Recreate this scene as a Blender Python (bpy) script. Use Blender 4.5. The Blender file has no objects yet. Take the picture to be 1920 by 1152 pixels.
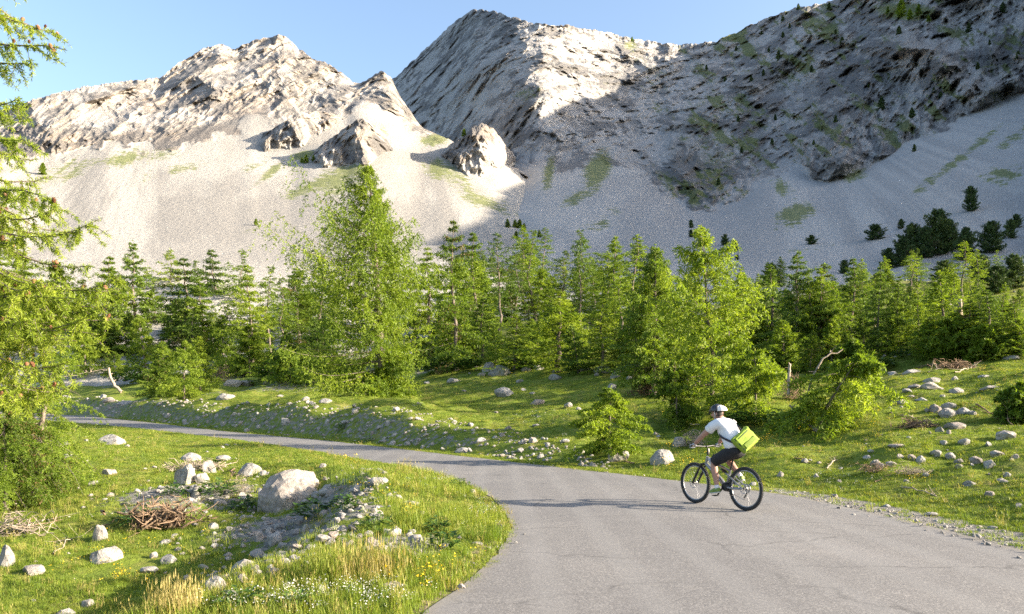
import bpy, bmesh, math, random
import numpy as np
from mathutils import Vector, Matrix, Euler
R = math.radians
SC = bpy.context.scene
COL = SC.collection
rng = np.random.default_rng(7)
random.seed(7)

# ------------------------------------------------------------------ camera, sky, sun, exposure
F, CX, HY, CAMZ = 1400.0, 960.0, 765.0, 1.75      # focal length and horizon in photograph pixels, eye height
cd = bpy.data.cameras.new('camera')
cam = bpy.data.objects.new('camera', cd); COL.objects.link(cam)
cam.location = (0, 0, CAMZ); cam.rotation_euler = (R(90), 0, 0)
cd.sensor_width = 36; cd.lens = 36 * F / 1920; cd.shift_y = (HY - 576) / 1920
cd.clip_start = 0.05; cd.clip_end = 9000
SC.camera = cam
SUN_EL, SUN_AZ = 19.0, 101.0                        # azimuth clockwise from +Y (view direction); 90 = from the right
world = bpy.data.worlds.new('World'); SC.world = world; world.use_nodes = True
wn = world.node_tree
sky = wn.nodes.new('ShaderNodeTexSky'); sky.sky_type = 'NISHITA'; sky.sun_disc = False
sky.sun_elevation = R(SUN_EL); sky.sun_rotation = R(SUN_AZ)
sky.altitude = 100; sky.air_density = 1.0; sky.dust_density = 2.8; sky.ozone_density = 1.3
bg = wn.nodes['Background']; bg.inputs['Strength'].default_value = 0.112
wn.links.new(sky.outputs[0], bg.inputs['Color'])
sl = bpy.data.lights.new('sun', 'SUN'); sl.energy = 5.0; sl.angle = R(0.55); sl.color = (1.0, 0.87, 0.69)
sun = bpy.data.objects.new('sun', sl); COL.objects.link(sun)
SDIR = Vector((math.sin(R(SUN_AZ)) * math.cos(R(SUN_EL)), math.cos(R(SUN_AZ)) * math.cos(R(SUN_EL)), math.sin(R(SUN_EL))))
sun.rotation_euler = SDIR.to_track_quat('Z', 'Y').to_euler()
vs = SC.view_settings; vs.view_transform = 'Standard'; vs.look = 'None'; vs.exposure = 1.87; vs.gamma = 1.0
vs.use_curve_mapping = False
SC.cycles.max_bounces = 6; SC.cycles.diffuse_bounces = 3; SC.cycles.transmission_bounces = 4
SC.cycles.use_denoising = False

# ------------------------------------------------------------------ helpers
def sm(a, b, x):
    t = np.clip((np.asarray(x, float) - a) / (b - a), 0, 1); return t * t * (3 - 2 * t)

def _h(ix, iy, iz):
    h = ix * np.uint32(374761393) + iy * np.uint32(668265263) + iz * np.uint32(2246822519)
    h = (h ^ (h >> np.uint32(13))) * np.uint32(1274126177)
    return (h ^ (h >> np.uint32(16))) & np.uint32(15)
_G = np.array([[1,1,0],[-1,1,0],[1,-1,0],[-1,-1,0],[1,0,1],[-1,0,1],[1,0,-1],[-1,0,-1],[0,1,1],[0,-1,1],[0,1,-1],[0,-1,-1],[1,1,0],[-1,1,0],[0,-1,1],[0,-1,-1]], np.float32)
_G0, _G1, _G2 = _G.T.copy()
def noise3(x, y, z=0.0):
    x, y, z = np.broadcast_arrays(np.asarray(x, np.float32), np.asarray(y, np.float32), np.asarray(z, np.float32))
    sh = x.shape; N = x.size
    if N > 40000:                                   # stay in cache
        x, y, z = x.ravel(), y.ravel(), z.ravel(); o = np.empty(N, np.float32)
        for i in range(0, N, 20000): o[i:i+20000] = noise3(x[i:i+20000], y[i:i+20000], z[i:i+20000])
        return o.reshape(sh)
    fx, fy, fz = np.floor(x), np.floor(y), np.floor(z)
    ix, iy, iz = [q.astype(np.int32).view(np.uint32) if q.ndim else np.uint32(int(q) & 0xFFFFFFFF) for q in (fx, fy, fz)]
    fx, fy, fz = x - fx, y - fy, z - fz; one = np.uint32(1)
    u, v, w = [t * t * t * (t * (t * 6 - 15) + 10) for t in (fx, fy, fz)]
    def g(a, b, c):
        k = _h(ix + one if a else ix, iy + one if b else iy, iz + one if c else iz)
        return _G0[k] * (fx - a) + _G1[k] * (fy - b) + _G2[k] * (fz - c)
    def L(a, b, t): return a + t * (b - a)
    return L(L(L(g(0,0,0), g(1,0,0), u), L(g(0,1,0), g(1,1,0), u), v), L(L(g(0,0,1), g(1,0,1), u), L(g(0,1,1), g(1,1,1), u), v), w)
np.seterr(over='ignore')
def fbm(x, y, z=0.0, o=4, lac=2.1, gain=0.5):
    s, a = 0.0, 1.0
    for i in range(o):
        s = s + a * noise3(x + 17.3 * i, y - 9.1 * i, z + 3.7 * i); x, y, z = x * lac, y * lac, z * lac; a *= gain
    return s
def ridged(x, y, z=0.0, o=4, lac=2.1, gain=0.55):
    s, a, wgt = 0.0, 1.0, 1.0
    for i in range(o):
        n = 1 - np.abs(noise3(x + 31.7 * i, y + 5.9 * i, z - 2.3 * i)) * 1.7
        n = np.clip(n, 0, 1) ** 2
        s = s + a * n * wgt; wgt = np.clip(n * 1.6, 0, 1); x, y, z = x * lac, y * lac, z * lac; a *= gain
    return s

def mesh_np(name, V, Fc, smooth=True, attrs=None):
    V = np.asarray(V, np.float32); Fc = np.asarray(Fc, np.int32); n, k = Fc.shape
    me = bpy.data.meshes.new(name)
    me.vertices.add(len(V)); me.vertices.foreach_set('co', V.ravel())
    me.loops.add(n * k); me.loops.foreach_set('vertex_index', Fc.ravel())
    me.polygons.add(n); me.polygons.foreach_set('loop_start', np.arange(0, n * k, k, dtype=np.int32))
    me.polygons.foreach_set('loop_total', np.full(n, k, np.int32))
    me.polygons.foreach_set('use_smooth', np.full(n, bool(smooth)))
    for an, av in (attrs or {}).items():
        a = me.attributes.new(an, 'FLOAT', 'POINT'); a.data.foreach_set('value', np.asarray(av, np.float32).ravel())
    me.update(calc_edges=True)
    return me
def link(name, me, mat=None, parent=None, loc=None, rot=None, scale=None):
    o = bpy.data.objects.new(name, me); COL.objects.link(o)
    if mat is not None and not me.materials: me.materials.append(mat)
    if parent is not None: o.parent = parent
    if loc is not None: o.location = loc
    if rot is not None: o.rotation_euler = rot
    if scale is not None: o.scale = scale if hasattr(scale, '__len__') else (scale,) * 3
    return o
def tag(o, label=None, cat=None, group=None, kind=None):
    if label: o['label'] = label
    if cat: o['category'] = cat
    if group: o['group'] = group
    if kind: o['kind'] = kind
    return o
def empty(name, loc=(0, 0, 0), rz=0.0):
    o = bpy.data.objects.new(name, None); COL.objects.link(o); o.location = loc; o.rotation_euler = (0, 0, rz); o.empty_display_size = 0.2
    return o
def copy_tree(o, parent=None):
    c = o.copy(); COL.objects.link(c); c.parent = parent
    for ch in list(o.children): copy_tree(ch, c)
    return c
def grid_faces(nr, nc):
    i = np.arange(nr - 1)[:, None] * nc + np.arange(nc - 1)[None, :]
    return np.stack([i, i + 1, i + nc + 1, i + nc], -1).reshape(-1, 4)

class NB:
    """small node-tree builder"""
    def __init__(self, name):
        self.m = bpy.data.materials.new(name); self.m.use_nodes = True
        self.t = self.m.node_tree; self.t.nodes.clear()
        self.out = self.t.nodes.new('ShaderNodeOutputMaterial')
    def n(self, typ, ins=None, **kw):
        nd = self.t.nodes.new(typ)
        for k, v in kw.items(): setattr(nd, k, v)
        for k, v in (ins or {}).items():
            s = nd.inputs[k]
            if isinstance(v, bpy.types.NodeSocket): self.t.links.new(v, s)
            else: s.default_value = v
        return nd
    def noise(self, scale, detail=4, rough=0.55, vec=None, dist=0.0):
        i = {'Scale': scale, 'Detail': detail, 'Roughness': rough, 'Distortion': dist}
        if vec is not None: i['Vector'] = vec
        return self.n('ShaderNodeTexNoise', i).outputs['Fac']
    def ramp(self, fac, stops):
        r = self.n('ShaderNodeValToRGB', {'Fac': fac}); el = r.color_ramp.elements
        while len(el) < len(stops): el.new(0.5)
        for e, (p, c) in zip(el, stops): e.position = p; e.color = (*c, 1) if len(c) == 3 else c
        return r.outputs['Color']
    def mr(self, v, a, b, c=0.0, d=1.0):
        return self.n('ShaderNodeMapRange', {'Value': v, 'From Min': a, 'From Max': b, 'To Min': c, 'To Max': d}).outputs['Result']
    def mix(self, f, a, b, mode='MIX'):
        nd = self.n('ShaderNodeMix', data_type='RGBA', blend_type=mode)
        for idx, v in ((0, f), (6, a), (7, b)):
            if isinstance(v, bpy.types.NodeSocket): self.t.links.new(v, nd.inputs[idx])
            elif idx == 0: nd.inputs[0].default_value = v
            else: nd.inputs[idx].default_value = (*v, 1) if len(v) == 3 else v
        return nd.outputs[2]
    def math(self, op, a, b=0.0):
        nd = self.n('ShaderNodeMath', operation=op)
        for i, v in enumerate((a, b)):
            if isinstance(v, bpy.types.NodeSocket): self.t.links.new(v, nd.inputs[i])
            else: nd.inputs[i].default_value = v
        return nd.outputs[0]
    def attr(self, name): return self.n('ShaderNodeAttribute', attribute_name=name).outputs['Fac']
    def pos(self): return self.n('ShaderNodeNewGeometry').outputs['Position']
    def obj(self): return self.n('ShaderNodeTexCoord').outputs['Object']
    def orand(self): return self.n('ShaderNodeObjectInfo').outputs['Random']
    def bump(self, h, strength=0.5, dist=0.1):
        return self.n('ShaderNodeBump', {'Height': h, 'Strength': strength, 'Distance': dist}).outputs['Normal']
    def principled(self, col, rough=0.9, normal=None, spec=0.3, **kw):
        ins = {'Base Color': col if isinstance(col, bpy.types.NodeSocket) else (*col, 1), 'Roughness': rough, 'Specular IOR Level': spec}
        if normal is not None: ins['Normal'] = normal
        ins.update(kw)
        p = self.n('ShaderNodeBsdfPrincipled', ins); self.t.links.new(p.outputs[0], self.out.inputs[0]); return self.m
    def leafy(self, col, trans=0.35, tcol=None, rough=0.6):
        d = self.n('ShaderNodeBsdfPrincipled', {'Base Color': col, 'Roughness': rough, 'Specular IOR Level': 0.25})
        t = self.n('ShaderNodeBsdfTranslucent', {'Color': tcol if tcol is not None else col})
        a = self.n('ShaderNodeMixShader', {0: trans, 1: d.outputs[0], 2: t.outputs[0]})
        self.t.links.new(a.outputs[0], self.out.inputs[0]); return self.m

# ------------------------------------------------------------------ the road and the ground height
def zroad(y): return 0.02 * np.where(np.asarray(y, float) > 45, np.asarray(y, float) - 45, 0) 
def unroad(px, py):
    d = CAMZ * F / (py - HY) if py > HY + 1 else 1e9
    if d > 45: d = (CAMZ + 0.9) / ((py - HY) / F + 0.02)
    return ((px - CX) / F * d, d)
LE = [(-2.2, -9), (-1.9, -2), (-1.35, 3)] + [unroad(*p) for p in [(787,1152),(882,1092),(923.5,1050),(955,1008),(960,984),(944.5,959.5),(923.5,935),(889,914),(819,889.6),(749,874),(644,858),(574,844),(400,820),(270,805),(127,793)]] + [(-52, 78), (-70, 93), (-95, 110)]
RE = [(6.4, -9), (6.4, -2), (6.35, 4)] + [unroad(*p) for p in [(1920,1032),(1720,983),(1560,946),(1480,931),(1420,922),(1280,904),(1200,894),(1000,872),(749,842.5),(567.5,821.5),(400,807.6),(270,791),(127,778)]] + [(-70, 103), (-95, 122)]
def resample(P, n, it=2):
    P = np.array(P, float)
    for _ in range(it):                                  # corner cutting
        Q = np.empty((2 * len(P) - 2, 2)); Q[0::2] = .75 * P[:-1] + .25 * P[1:]; Q[1::2] = .25 * P[:-1] + .75 * P[1:]
        P = np.vstack([P[:1], Q, P[-1:]])
    s = np.r_[0, np.cumsum(np.hypot(*np.diff(P, axis=0).T))]; s = s ** 0.72
    t = np.linspace(0, s[-1], n)
    return np.stack([np.interp(t, s, P[:, 0]), np.interp(t, s, P[:, 1])], 1)
LEP, REP = resample(LE, 420), resample(RE, 420)
def sdist(P, x, y):
    """signed distance to polyline P, positive to its left"""
    x = np.asarray(x, float).ravel(); y = np.asarray(y, float).ravel(); out = np.empty(len(x))
    A, B = P[:-1], P[1:]; D = B - A; L2 = (D ** 2).sum(1)
    for i in range(0, len(x), 8000):
        px, py = x[i:i+8000, None], y[i:i+8000, None]
        t = np.clip(((px - A[:, 0]) * D[:, 0] + (py - A[:, 1]) * D[:, 1]) / L2, 0, 1)
        dx, dy = px - A[:, 0] - t * D[:, 0], py - A[:, 1] - t * D[:, 1]
        d2 = dx * dx + dy * dy; j = d2.argmin(1); r = np.arange(len(j))
        out[i:i+8000] = np.sqrt(d2[r, j]) * np.sign(D[j, 0] * dy[r, j] - D[j, 1] * dx[r, j])
    return out
MOUND = [(-4.6, 15.6, 2.6, 0.42), (-3.0, 11.5, 1.5, 0.22), (-8.5, 19.5, 3.0, 0.35), (-1.2, 9.0, 1.2, .12)]
def ground(x, y, full=False):
    shp = np.shape(x); x = np.asarray(x, float).ravel(); y = np.asarray(y, float).ravel()
    dl = sdist(LEP, x, y); dr = -sdist(REP, x, y)
    z = zroad(y)
    n1 = fbm(x * .13, y * .13, 1.5, 3); n2 = fbm(x * .55, y * .55, 4.2, 3); n3 = fbm(x * 2.2, y * 2.2, 8.1, 2)
    # inside of the bend: a short verge, then a drop into a hollow
    L = sm(0, .35, dl); nf = 1 - sm(15, 30, y)
    drop = -(0.35 + 0.9 * nf) * sm(1.9, 4.3, dl + .8 * n1) * (0.25 + .75 * nf)
    zl = drop + .05 * L + sm(.5, 3, dl) * (.22 * n1 + .13 * n2 + .035 * n3)
    for mx, my, mr, mh in MOUND: zl = zl + mh * np.exp(-(((x - mx) ** 2 + (y - my) ** 2) / mr ** 2)) * sm(.2, 1.5, dl)
    zl = zl + 0.012 * np.clip(dl - 12, 0, 200)
    # outside of the bend: cut bank, then meadow and wooded slope
    bank = 0.12 + 1.15 * sm(4.5, -3.5, x + .25 * (y - 22)) * (1 + .45 * n1)
    bw = 3.0 + .8 * n1
    de = np.minimum(dr, .55 * dr + .36 * np.clip(y, 0, 400) + 2)
    zr_ = bank * sm(.7, bw, dr) + np.clip(de - 1.2, 0, 22) * 0.165 + np.clip(de - 23.2, 0, 52) * 0.232 + np.clip(de - 75.2, 0, 400) * .1
    zr_ = zr_ + sm(.8, 4, dr) * (.45 * n1 + .16 * n2 + .04 * n3) + sm(20, 60, dr) * 1.2 * fbm(x * .04, y * .04, 3.3, 3)
    z = z + np.where(dl > 0, zl, 0) + np.where(dr > 0, zr_, 0)
    ins = (dl <= 0) & (dr <= 0)
    z = z - .05 * (1 - sm(-.35, .0, np.maximum(dl, dr)))
    if full: return z.reshape(shp), dl.reshape(shp), dr.reshape(shp)
    return z.reshape(shp)
_T = np.concatenate([np.linspace(3, 30, 400), np.geomspace(30.1, 260, 420)])
def hit(px, py):
    """where the sight line through a photograph pixel meets the ground"""
    x = (px - CX) / F * _T; zz = CAMZ + (HY - py) / F * _T
    b = zz - ground(x, _T); i = np.argmax(b < 0)
    none = not (b < 0).any(); i = len(_T) - 1 if none else i
    d = _T[i] if i == 0 or none else _T[i-1] + (_T[i] - _T[i-1]) * b[i-1] / (b[i-1] - b[i] + 1e-9)
    X = (px - CX) / F * d
    return Vector((X, d, float(ground(np.array([X]), np.array([d]))[0])))

# materials of the setting
def mat_ground():
    b = NB('meadow_soil'); p = b.pos()
    n = b.noise(.9, 6, .6, p); nf = b.noise(14, 5, .65, p)
    g = b.ramp(n, [(.3, (.095, .14, .018)), (.5, (.15, .195, .028)), (.68, (.21, .205, .055))])
    soil = b.ramp(nf, [(.3, (.09, .068, .045)), (.7, (.19, .155, .11))])
    rub = b.ramp(b.noise(9, 6, .7, p), [(.3, (.09, .083, .072)), (.5, (.2, .19, .172)), (.7, (.32, .305, .28))])
    m = b.math('ADD', b.attr('bare'), b.math('MULTIPLY', b.math('SUBTRACT', nf, .5), .9))
    c = b.mix(b.mr(m, .35, .6), g, soil)
    r = b.math('ADD', b.attr('rubble'), b.math('MULTIPLY', b.math('SUBTRACT', b.noise(3.5, 5, .6, p), .5), 1.2))
    c = b.mix(b.mr(r, .45, .6), c, rub)
    h = b.math('ADD', b.noise(6, 6, .7, p), b.math('MULTIPLY', nf, .5))
    return b.principled(c, 1.0, b.bump(h, .8, .12), .1)
def mat_road():
    b = NB('worn_asphalt'); p = b.pos()
    v = b.n('ShaderNodeTexVoronoi', {'Vector': p, 'Scale': 75.0}).outputs['Color']
    sep = b.n('ShaderNodeSeparateColor', {0: v}).outputs[0]
    st = b.ramp(sep, [(0, (.118, .115, .113)), (.45, (.15, .146, .143)), (.8, (.18, .175, .17)), (1, (.25, .242, .232))])
    big = b.noise(.35, 5, .6, p); mid = b.noise(2.2, 5, .65, p)
    sx = b.n('ShaderNodeMapping', {'Vector': p, 'Scale': (.55, .16, 1)}).outputs[0]
    c = b.mix(.8, st, b.ramp(big, [(.3, (.42, .41, .41)), (.55, (.5, .49, .485)), (.72, (.6, .58, .565))]), 'OVERLAY')
    c = b.mix(b.mr(mid, .5, .75, 0, .35), c, (.12, .115, .115))
    c = b.mix(b.mr(b.noise(1.0, 4, .6, sx), .55, .7, 0, .3), c, (.25, .24, .235))
    dirt = b.math('ADD', b.attr('edge'), b.math('MULTIPLY', b.math('SUBTRACT', b.noise(6, 5, .7, p), .5), .9))
    c = b.mix(b.mr(dirt, .6, .95, 0, .6), c, (.2, .18, .15))
    cr = b.n('ShaderNodeTexVoronoi', {'Vector': b.n('ShaderNodeMapping', {'Vector': b.mix(.25, p, b.n('ShaderNodeTexNoise', {'Vector': p, 'Scale': 2.0, 'Detail': 4.0}).outputs['Color'], 'ADD'), 'Scale': (.32, .45, 1)}).outputs[0], 'Scale': 1.0}, feature='DISTANCE_TO_EDGE').outputs['Distance']
    crack = b.math('MULTIPLY', b.mr(cr, .0, .014, 1, 0), b.mr(big, .45, .55))
    c = b.mix(b.math('MULTIPLY', crack, .5), c, (.035, .034, .034))
    pt = b.n('ShaderNodeTexVoronoi', {'Vector': b.n('ShaderNodeMapping', {'Vector': p, 'Scale': (.22, .3, 1), 'Location': (.3, .1, 0)}).outputs[0], 'Scale': 1.0}).outputs['Color']
    pv = b.n('ShaderNodeSeparateColor', {0: pt}).outputs[1]
    c = b.mix(b.mr(pv, .3, .9, 0, .22), c, (.1, .098, .098))
    st2 = b.noise(.8, 6, .75, p, .6)
    c = b.mix(b.mr(st2, .6, .72, 0, .5), c, (.075, .072, .072))
    tr = b.n('ShaderNodeTexWave', {'Vector': b.n('ShaderNodeMapping', {'Vector': p, 'Rotation': (0, 0, R(-20)), 'Scale': (.36, .02, 1)}).outputs[0], 'Scale': 1.0, 'Distortion': 1.5, 'Detail': 2.0, 'Detail Scale': .4}).outputs['Fac']
    c = b.mix(b.mr(tr, .55, .95, 0, .3), c, (.205, .2, .195))
    h = b.math('ADD', sep, b.math('MULTIPLY', mid, .5))
    return b.principled(c, .82, b.bump(h, .22, .01), .35)

# ground sheet
def build_ground():
    ys = np.concatenate([np.linspace(-9, 4, 30)[:-1], np.geomspace(4, 150, 355)])
    a = np.linspace(-1, 1, 385); a = np.sign(a) * (np.abs(a) * .62 + np.abs(a) ** 4 * 1.1)
    X = a[None, :] * np.sqrt(ys ** 2 + 49)[:, None]; Y = np.repeat(ys[:, None], len(a), 1)
    Z, dl, dr = ground(X, Y, True)
    gy, gx = np.gradient(Z); 
    slope = np.hypot(gx / np.maximum(np.gradient(X, axis=1), 1e-3), gy / np.maximum(np.gradient(Y, axis=0), 1e-3))
    rub = sm(.3, .55, slope) * .5 * (dr > 0) * (dr < 8) * sm(5, 1, X)
    for mx, my, mr, mh in MOUND: rub = np.maximum(rub, .8 * np.exp(-(((X - mx) ** 2 + (Y - my) ** 2) / (mr * .8) ** 2)) * (dl > .6))
    rub = np.maximum(rub, sm(.25, .5, slope) * .75 * (dl > 1.2) * (dl < 6) * sm(24, 14, Y) * sm(7.5, 10, Y))
    gravel = sm(1.0, .1, np.abs(dr - .35)) * sm(4.6, 6.5, X + .1 * (Y < 15)) * (dr > -.3)
    rub = np.maximum(rub, gravel)
    rub = np.maximum(rub, .55 * sm(.05, .4, fbm(X * .045, Y * .045, 9.9, 3)) * sm(45, 80, Y))
    bare = np.maximum(.42 * sm(30, 50, np.where(dr > 0, dr, 0)), .5 * sm(.5, .1, np.abs(np.maximum(dl, dr) - .1)))
    bare = np.maximum(bare, .3 * sm(.2, .6, slope))
    me = mesh_np('ground', np.stack([X, Y, Z], -1).reshape(-1, 3), grid_faces(len(ys), len(a)), True, {'rubble': rub, 'bare': bare})
    return tag(link('ground', me, mat_ground()), kind='structure')
build_ground()
def build_road():
    n = 420; k = 17; t = np.linspace(0, 1, k)
    # pair the two edges by arc parameter along a shared direction
    best = np.array([np.argmin(((REP - p) ** 2).sum(1)) for p in LEP]); best = np.maximum.accumulate(best)
    best = np.round(np.convolve(np.pad(best, 12, 'edge'), np.ones(25) / 25, 'valid')).astype(int)
    Rr = REP[best]
    s = np.arange(n)
    jl = .05 * fbm(LEP[:, 0] * 1.7, LEP[:, 1] * 1.7, 2.0, 4); jr = .07 * fbm(Rr[:, 0] * 1.7, Rr[:, 1] * 1.7, 6.0, 4)
    D = Rr - LEP; W = np.hypot(*D.T)[:, None]; U = D / W
    L2 = LEP + U * jl[:, None]; R2 = Rr + U * jr[:, None]
    P = L2[:, None, :] * (1 - t)[None, :, None] + R2[:, None, :] * t[None, :, None]
    z = zroad(P[..., 1]) + .012 + .008 * np.sin(t * np.pi)[None, :] + .012 * fbm(P[..., 0] * .5, P[..., 1] * .5, 0, 2)
    V = np.concatenate([P, z[..., None]], -1)
    lo = V[:, :1].copy(); lo[..., 2] -= .09; hi = V[:, -1:].copy(); hi[..., 2] -= .09
    e = np.minimum(np.minimum(t, 1 - t) * W * 2.2, 1); e = (1 - e) ** 3; q = n * k; i = np.arange(n - 1)
    fl = np.stack([q + 2 * i, q + 2 * i + 1, q + 2 * i + 3, q + 2 * i + 2], 1); q2 = q + 2 * n; fr_ = np.stack([q2 + 2 * i, q2 + 2 * i + 1, q2 + 2 * i + 3, q2 + 2 * i + 2], 1)
    VV = np.vstack([V.reshape(-1, 3), np.stack([lo[:, 0], V[:, 0]], 1).reshape(-1, 3), np.stack([V[:, -1], hi[:, 0]], 1).reshape(-1, 3)])
    me = mesh_np('road', VV, np.vstack([grid_faces(n, k), fl, fr_]), True, {'edge': np.r_[e.ravel(), np.ones(4 * n)]})
    return tag(link('road', me, mat_road()), kind='structure')
build_road()

# ------------------------------------------------------------------ mountains
def mat_mountain():
    b = NB('limestone_and_scree'); p = b.pos()
    rock, grass, bed, streak = b.attr('rock'), b.attr('grass'), b.attr('bed'), b.attr('streak')
    n1 = b.noise(.011, 6, .62, p); n2 = b.noise(.09, 7, .72, p); n3 = b.noise(.5, 5, .75, p); n4 = b.noise(.25, 6, .75, p)
    rc = b.ramp(n2, [(.28, (.22, .205, .19)), (.48, (.39, .365, .335)), (.7, (.53, .5, .46))])
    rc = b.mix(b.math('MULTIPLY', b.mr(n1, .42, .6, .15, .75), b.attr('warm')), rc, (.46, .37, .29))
    rc = b.mix(b.math('SUBTRACT', .6, b.math('MULTIPLY', b.attr('warm'), .6)), rc, b.mix(.5, rc, (.52, .54, .585)))  # right-hand rock painted bluer and paler, standing in for skylit shade
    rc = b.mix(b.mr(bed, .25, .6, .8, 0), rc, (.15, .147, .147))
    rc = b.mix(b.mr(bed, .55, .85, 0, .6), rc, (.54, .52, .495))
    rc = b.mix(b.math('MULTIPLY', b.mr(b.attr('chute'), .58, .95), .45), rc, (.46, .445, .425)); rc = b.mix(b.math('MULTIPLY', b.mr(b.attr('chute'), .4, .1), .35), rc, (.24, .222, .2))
    cr = b.math('ABSOLUTE', b.math('SUBTRACT', n4, .5)); rc = b.mix(b.mr(cr, .0, .022, .5, 0), rc, (.16, .152, .145))
    mv = b.n('ShaderNodeMapping', {'Vector': p, 'Scale': (.8, .35, .18)}).outputs[0]
    rc = b.mix(b.mr(b.noise(.11, 5, .7, mv), .55, .75, 0, .35), rc, (.19, .182, .175))
    sc = b.ramp(n3, [(.2, (.24, .228, .21)), (.36, (.325, .308, .28)), (.74, (.385, .362, .328))])
    sc = b.mix(b.mr(streak, .45, .8, 0, .7), sc, (.45, .42, .375)); sc = b.mix(b.mr(streak, .48, .15, 0, .6), sc, (.235, .222, .205))
    sc = b.mix(b.mr(b.attr('warm'), .4, 1, .35, 0), sc, (.44, .445, .455))  # right-hand scree likewise gets the blue lift of shade in its colour
    c = b.mix(b.mr(b.math('ADD', rock, b.math('MULTIPLY', b.math('SUBTRACT', n2, .5), .35)), .44, .56), sc, rc)
    gc = b.ramp(b.noise(.2, 5, .6, p), [(.35, (.11, .14, .04)), (.6, (.18, .2, .065)), (.75, (.27, .25, .12))])
    gm = b.math('ADD', b.math('MULTIPLY', grass, 1.25), b.math('ADD', b.math('MULTIPLY', b.math('SUBTRACT', b.noise(.16, 7, .8, p), .5), 2.0), b.math('MULTIPLY', b.math('MULTIPLY', b.math('SUBTRACT', streak, .5), .7), b.math('SUBTRACT', 1.0, rock))))
    c = b.mix(b.mr(gm, .5, .68, 0, .85), c, gc)
    h = b.math('ADD', b.math('MULTIPLY', n3, .35), b.math('MULTIPLY', n4, b.math('ADD', .5, b.math('MULTIPLY', rock, 1.6))))
    return b.principled(c, 1.0, b.bump(h, .9, 2.4), .1)
M_MOUNT = mat_mountain()
LOFTS = []
def gauss(a, s):
    k = int(s * 3) + 1; w = np.exp(-.5 * (np.arange(-k, k + 1) / s) ** 2); w /= w.sum()
    return np.convolve(np.pad(a, k, 'edge'), w, 'valid')
def ell(px, py, cx, cy, rx, ry, ang=0.0):
    c, s = math.cos(R(ang)), math.sin(R(ang)); dx, dy = px - cx, py - cy
    u, v = (dx * c + dy * s) / rx / 1.15, (-dx * s + dy * c) / ry / 1.25
    return np.exp(-(u * u + v * v))
def bed(px, py, X, Y, Z):
    u = (px - CX) * Y / F; v = (HY - py) * Y / F; an = np.interp(px, [0, 500, 800, 1000, 1300, 1900], [-20, -35, 50, 48, 38, 30]) * np.pi / 180
    al = u * np.cos(an) + v * np.sin(an); ac = -u * np.sin(an) + v * np.cos(an); w = 16 * fbm(u / 90, v / 90, 3.3, 3)
    w = w + 10 * fbm(u / 30, v / 30, 8.3, 2); b1 = fbm(al / 130, (ac + w) / 34, 1.0, 4, 2.2, .65); b2 = fbm(al / 34, (ac + w) / 9, 5.0, 3)
    U = (px - CX) * .68; vr = fbm((U + .35 * Z + 1.2 * w) / 13, Z / 60, 6.6, 4, 2.1, .65); vb = fbm((U - .2 * Z + w) / 60, Z / 170, 2.6, 3)  # vertical light and dark streaks paint rib relief into the shaded cliff colour
    k = sm(700, 820, px)
    return np.clip(.5 + .6 * b1 + .35 * b2 + (.75 * vr + .45 * vb) * k + .35 * vr * (1 - k), 0, 1)
def streaks(px, py):
    # stones sort themselves along the fall lines of each fan
    fx = np.interp(px, [-400, 300, 470, 780, 950, 1200, 1450, 1900, 8500], [100, 300, 470, 775, 900, 1180, 1450, 2300, 9000]); dy = np.clip(py - 170, 25, 500)
    s_ = (px - fx) / dy
    return np.clip(.5 + .6 * fbm(s_ * 4.5 + .3 * fbm(px * .02, py * .02, 0, 2), py * .006, 2.2, 4) + .3 * fbm(s_ * 30, py * .012, 7.1, 3), 0, 1)
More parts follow.
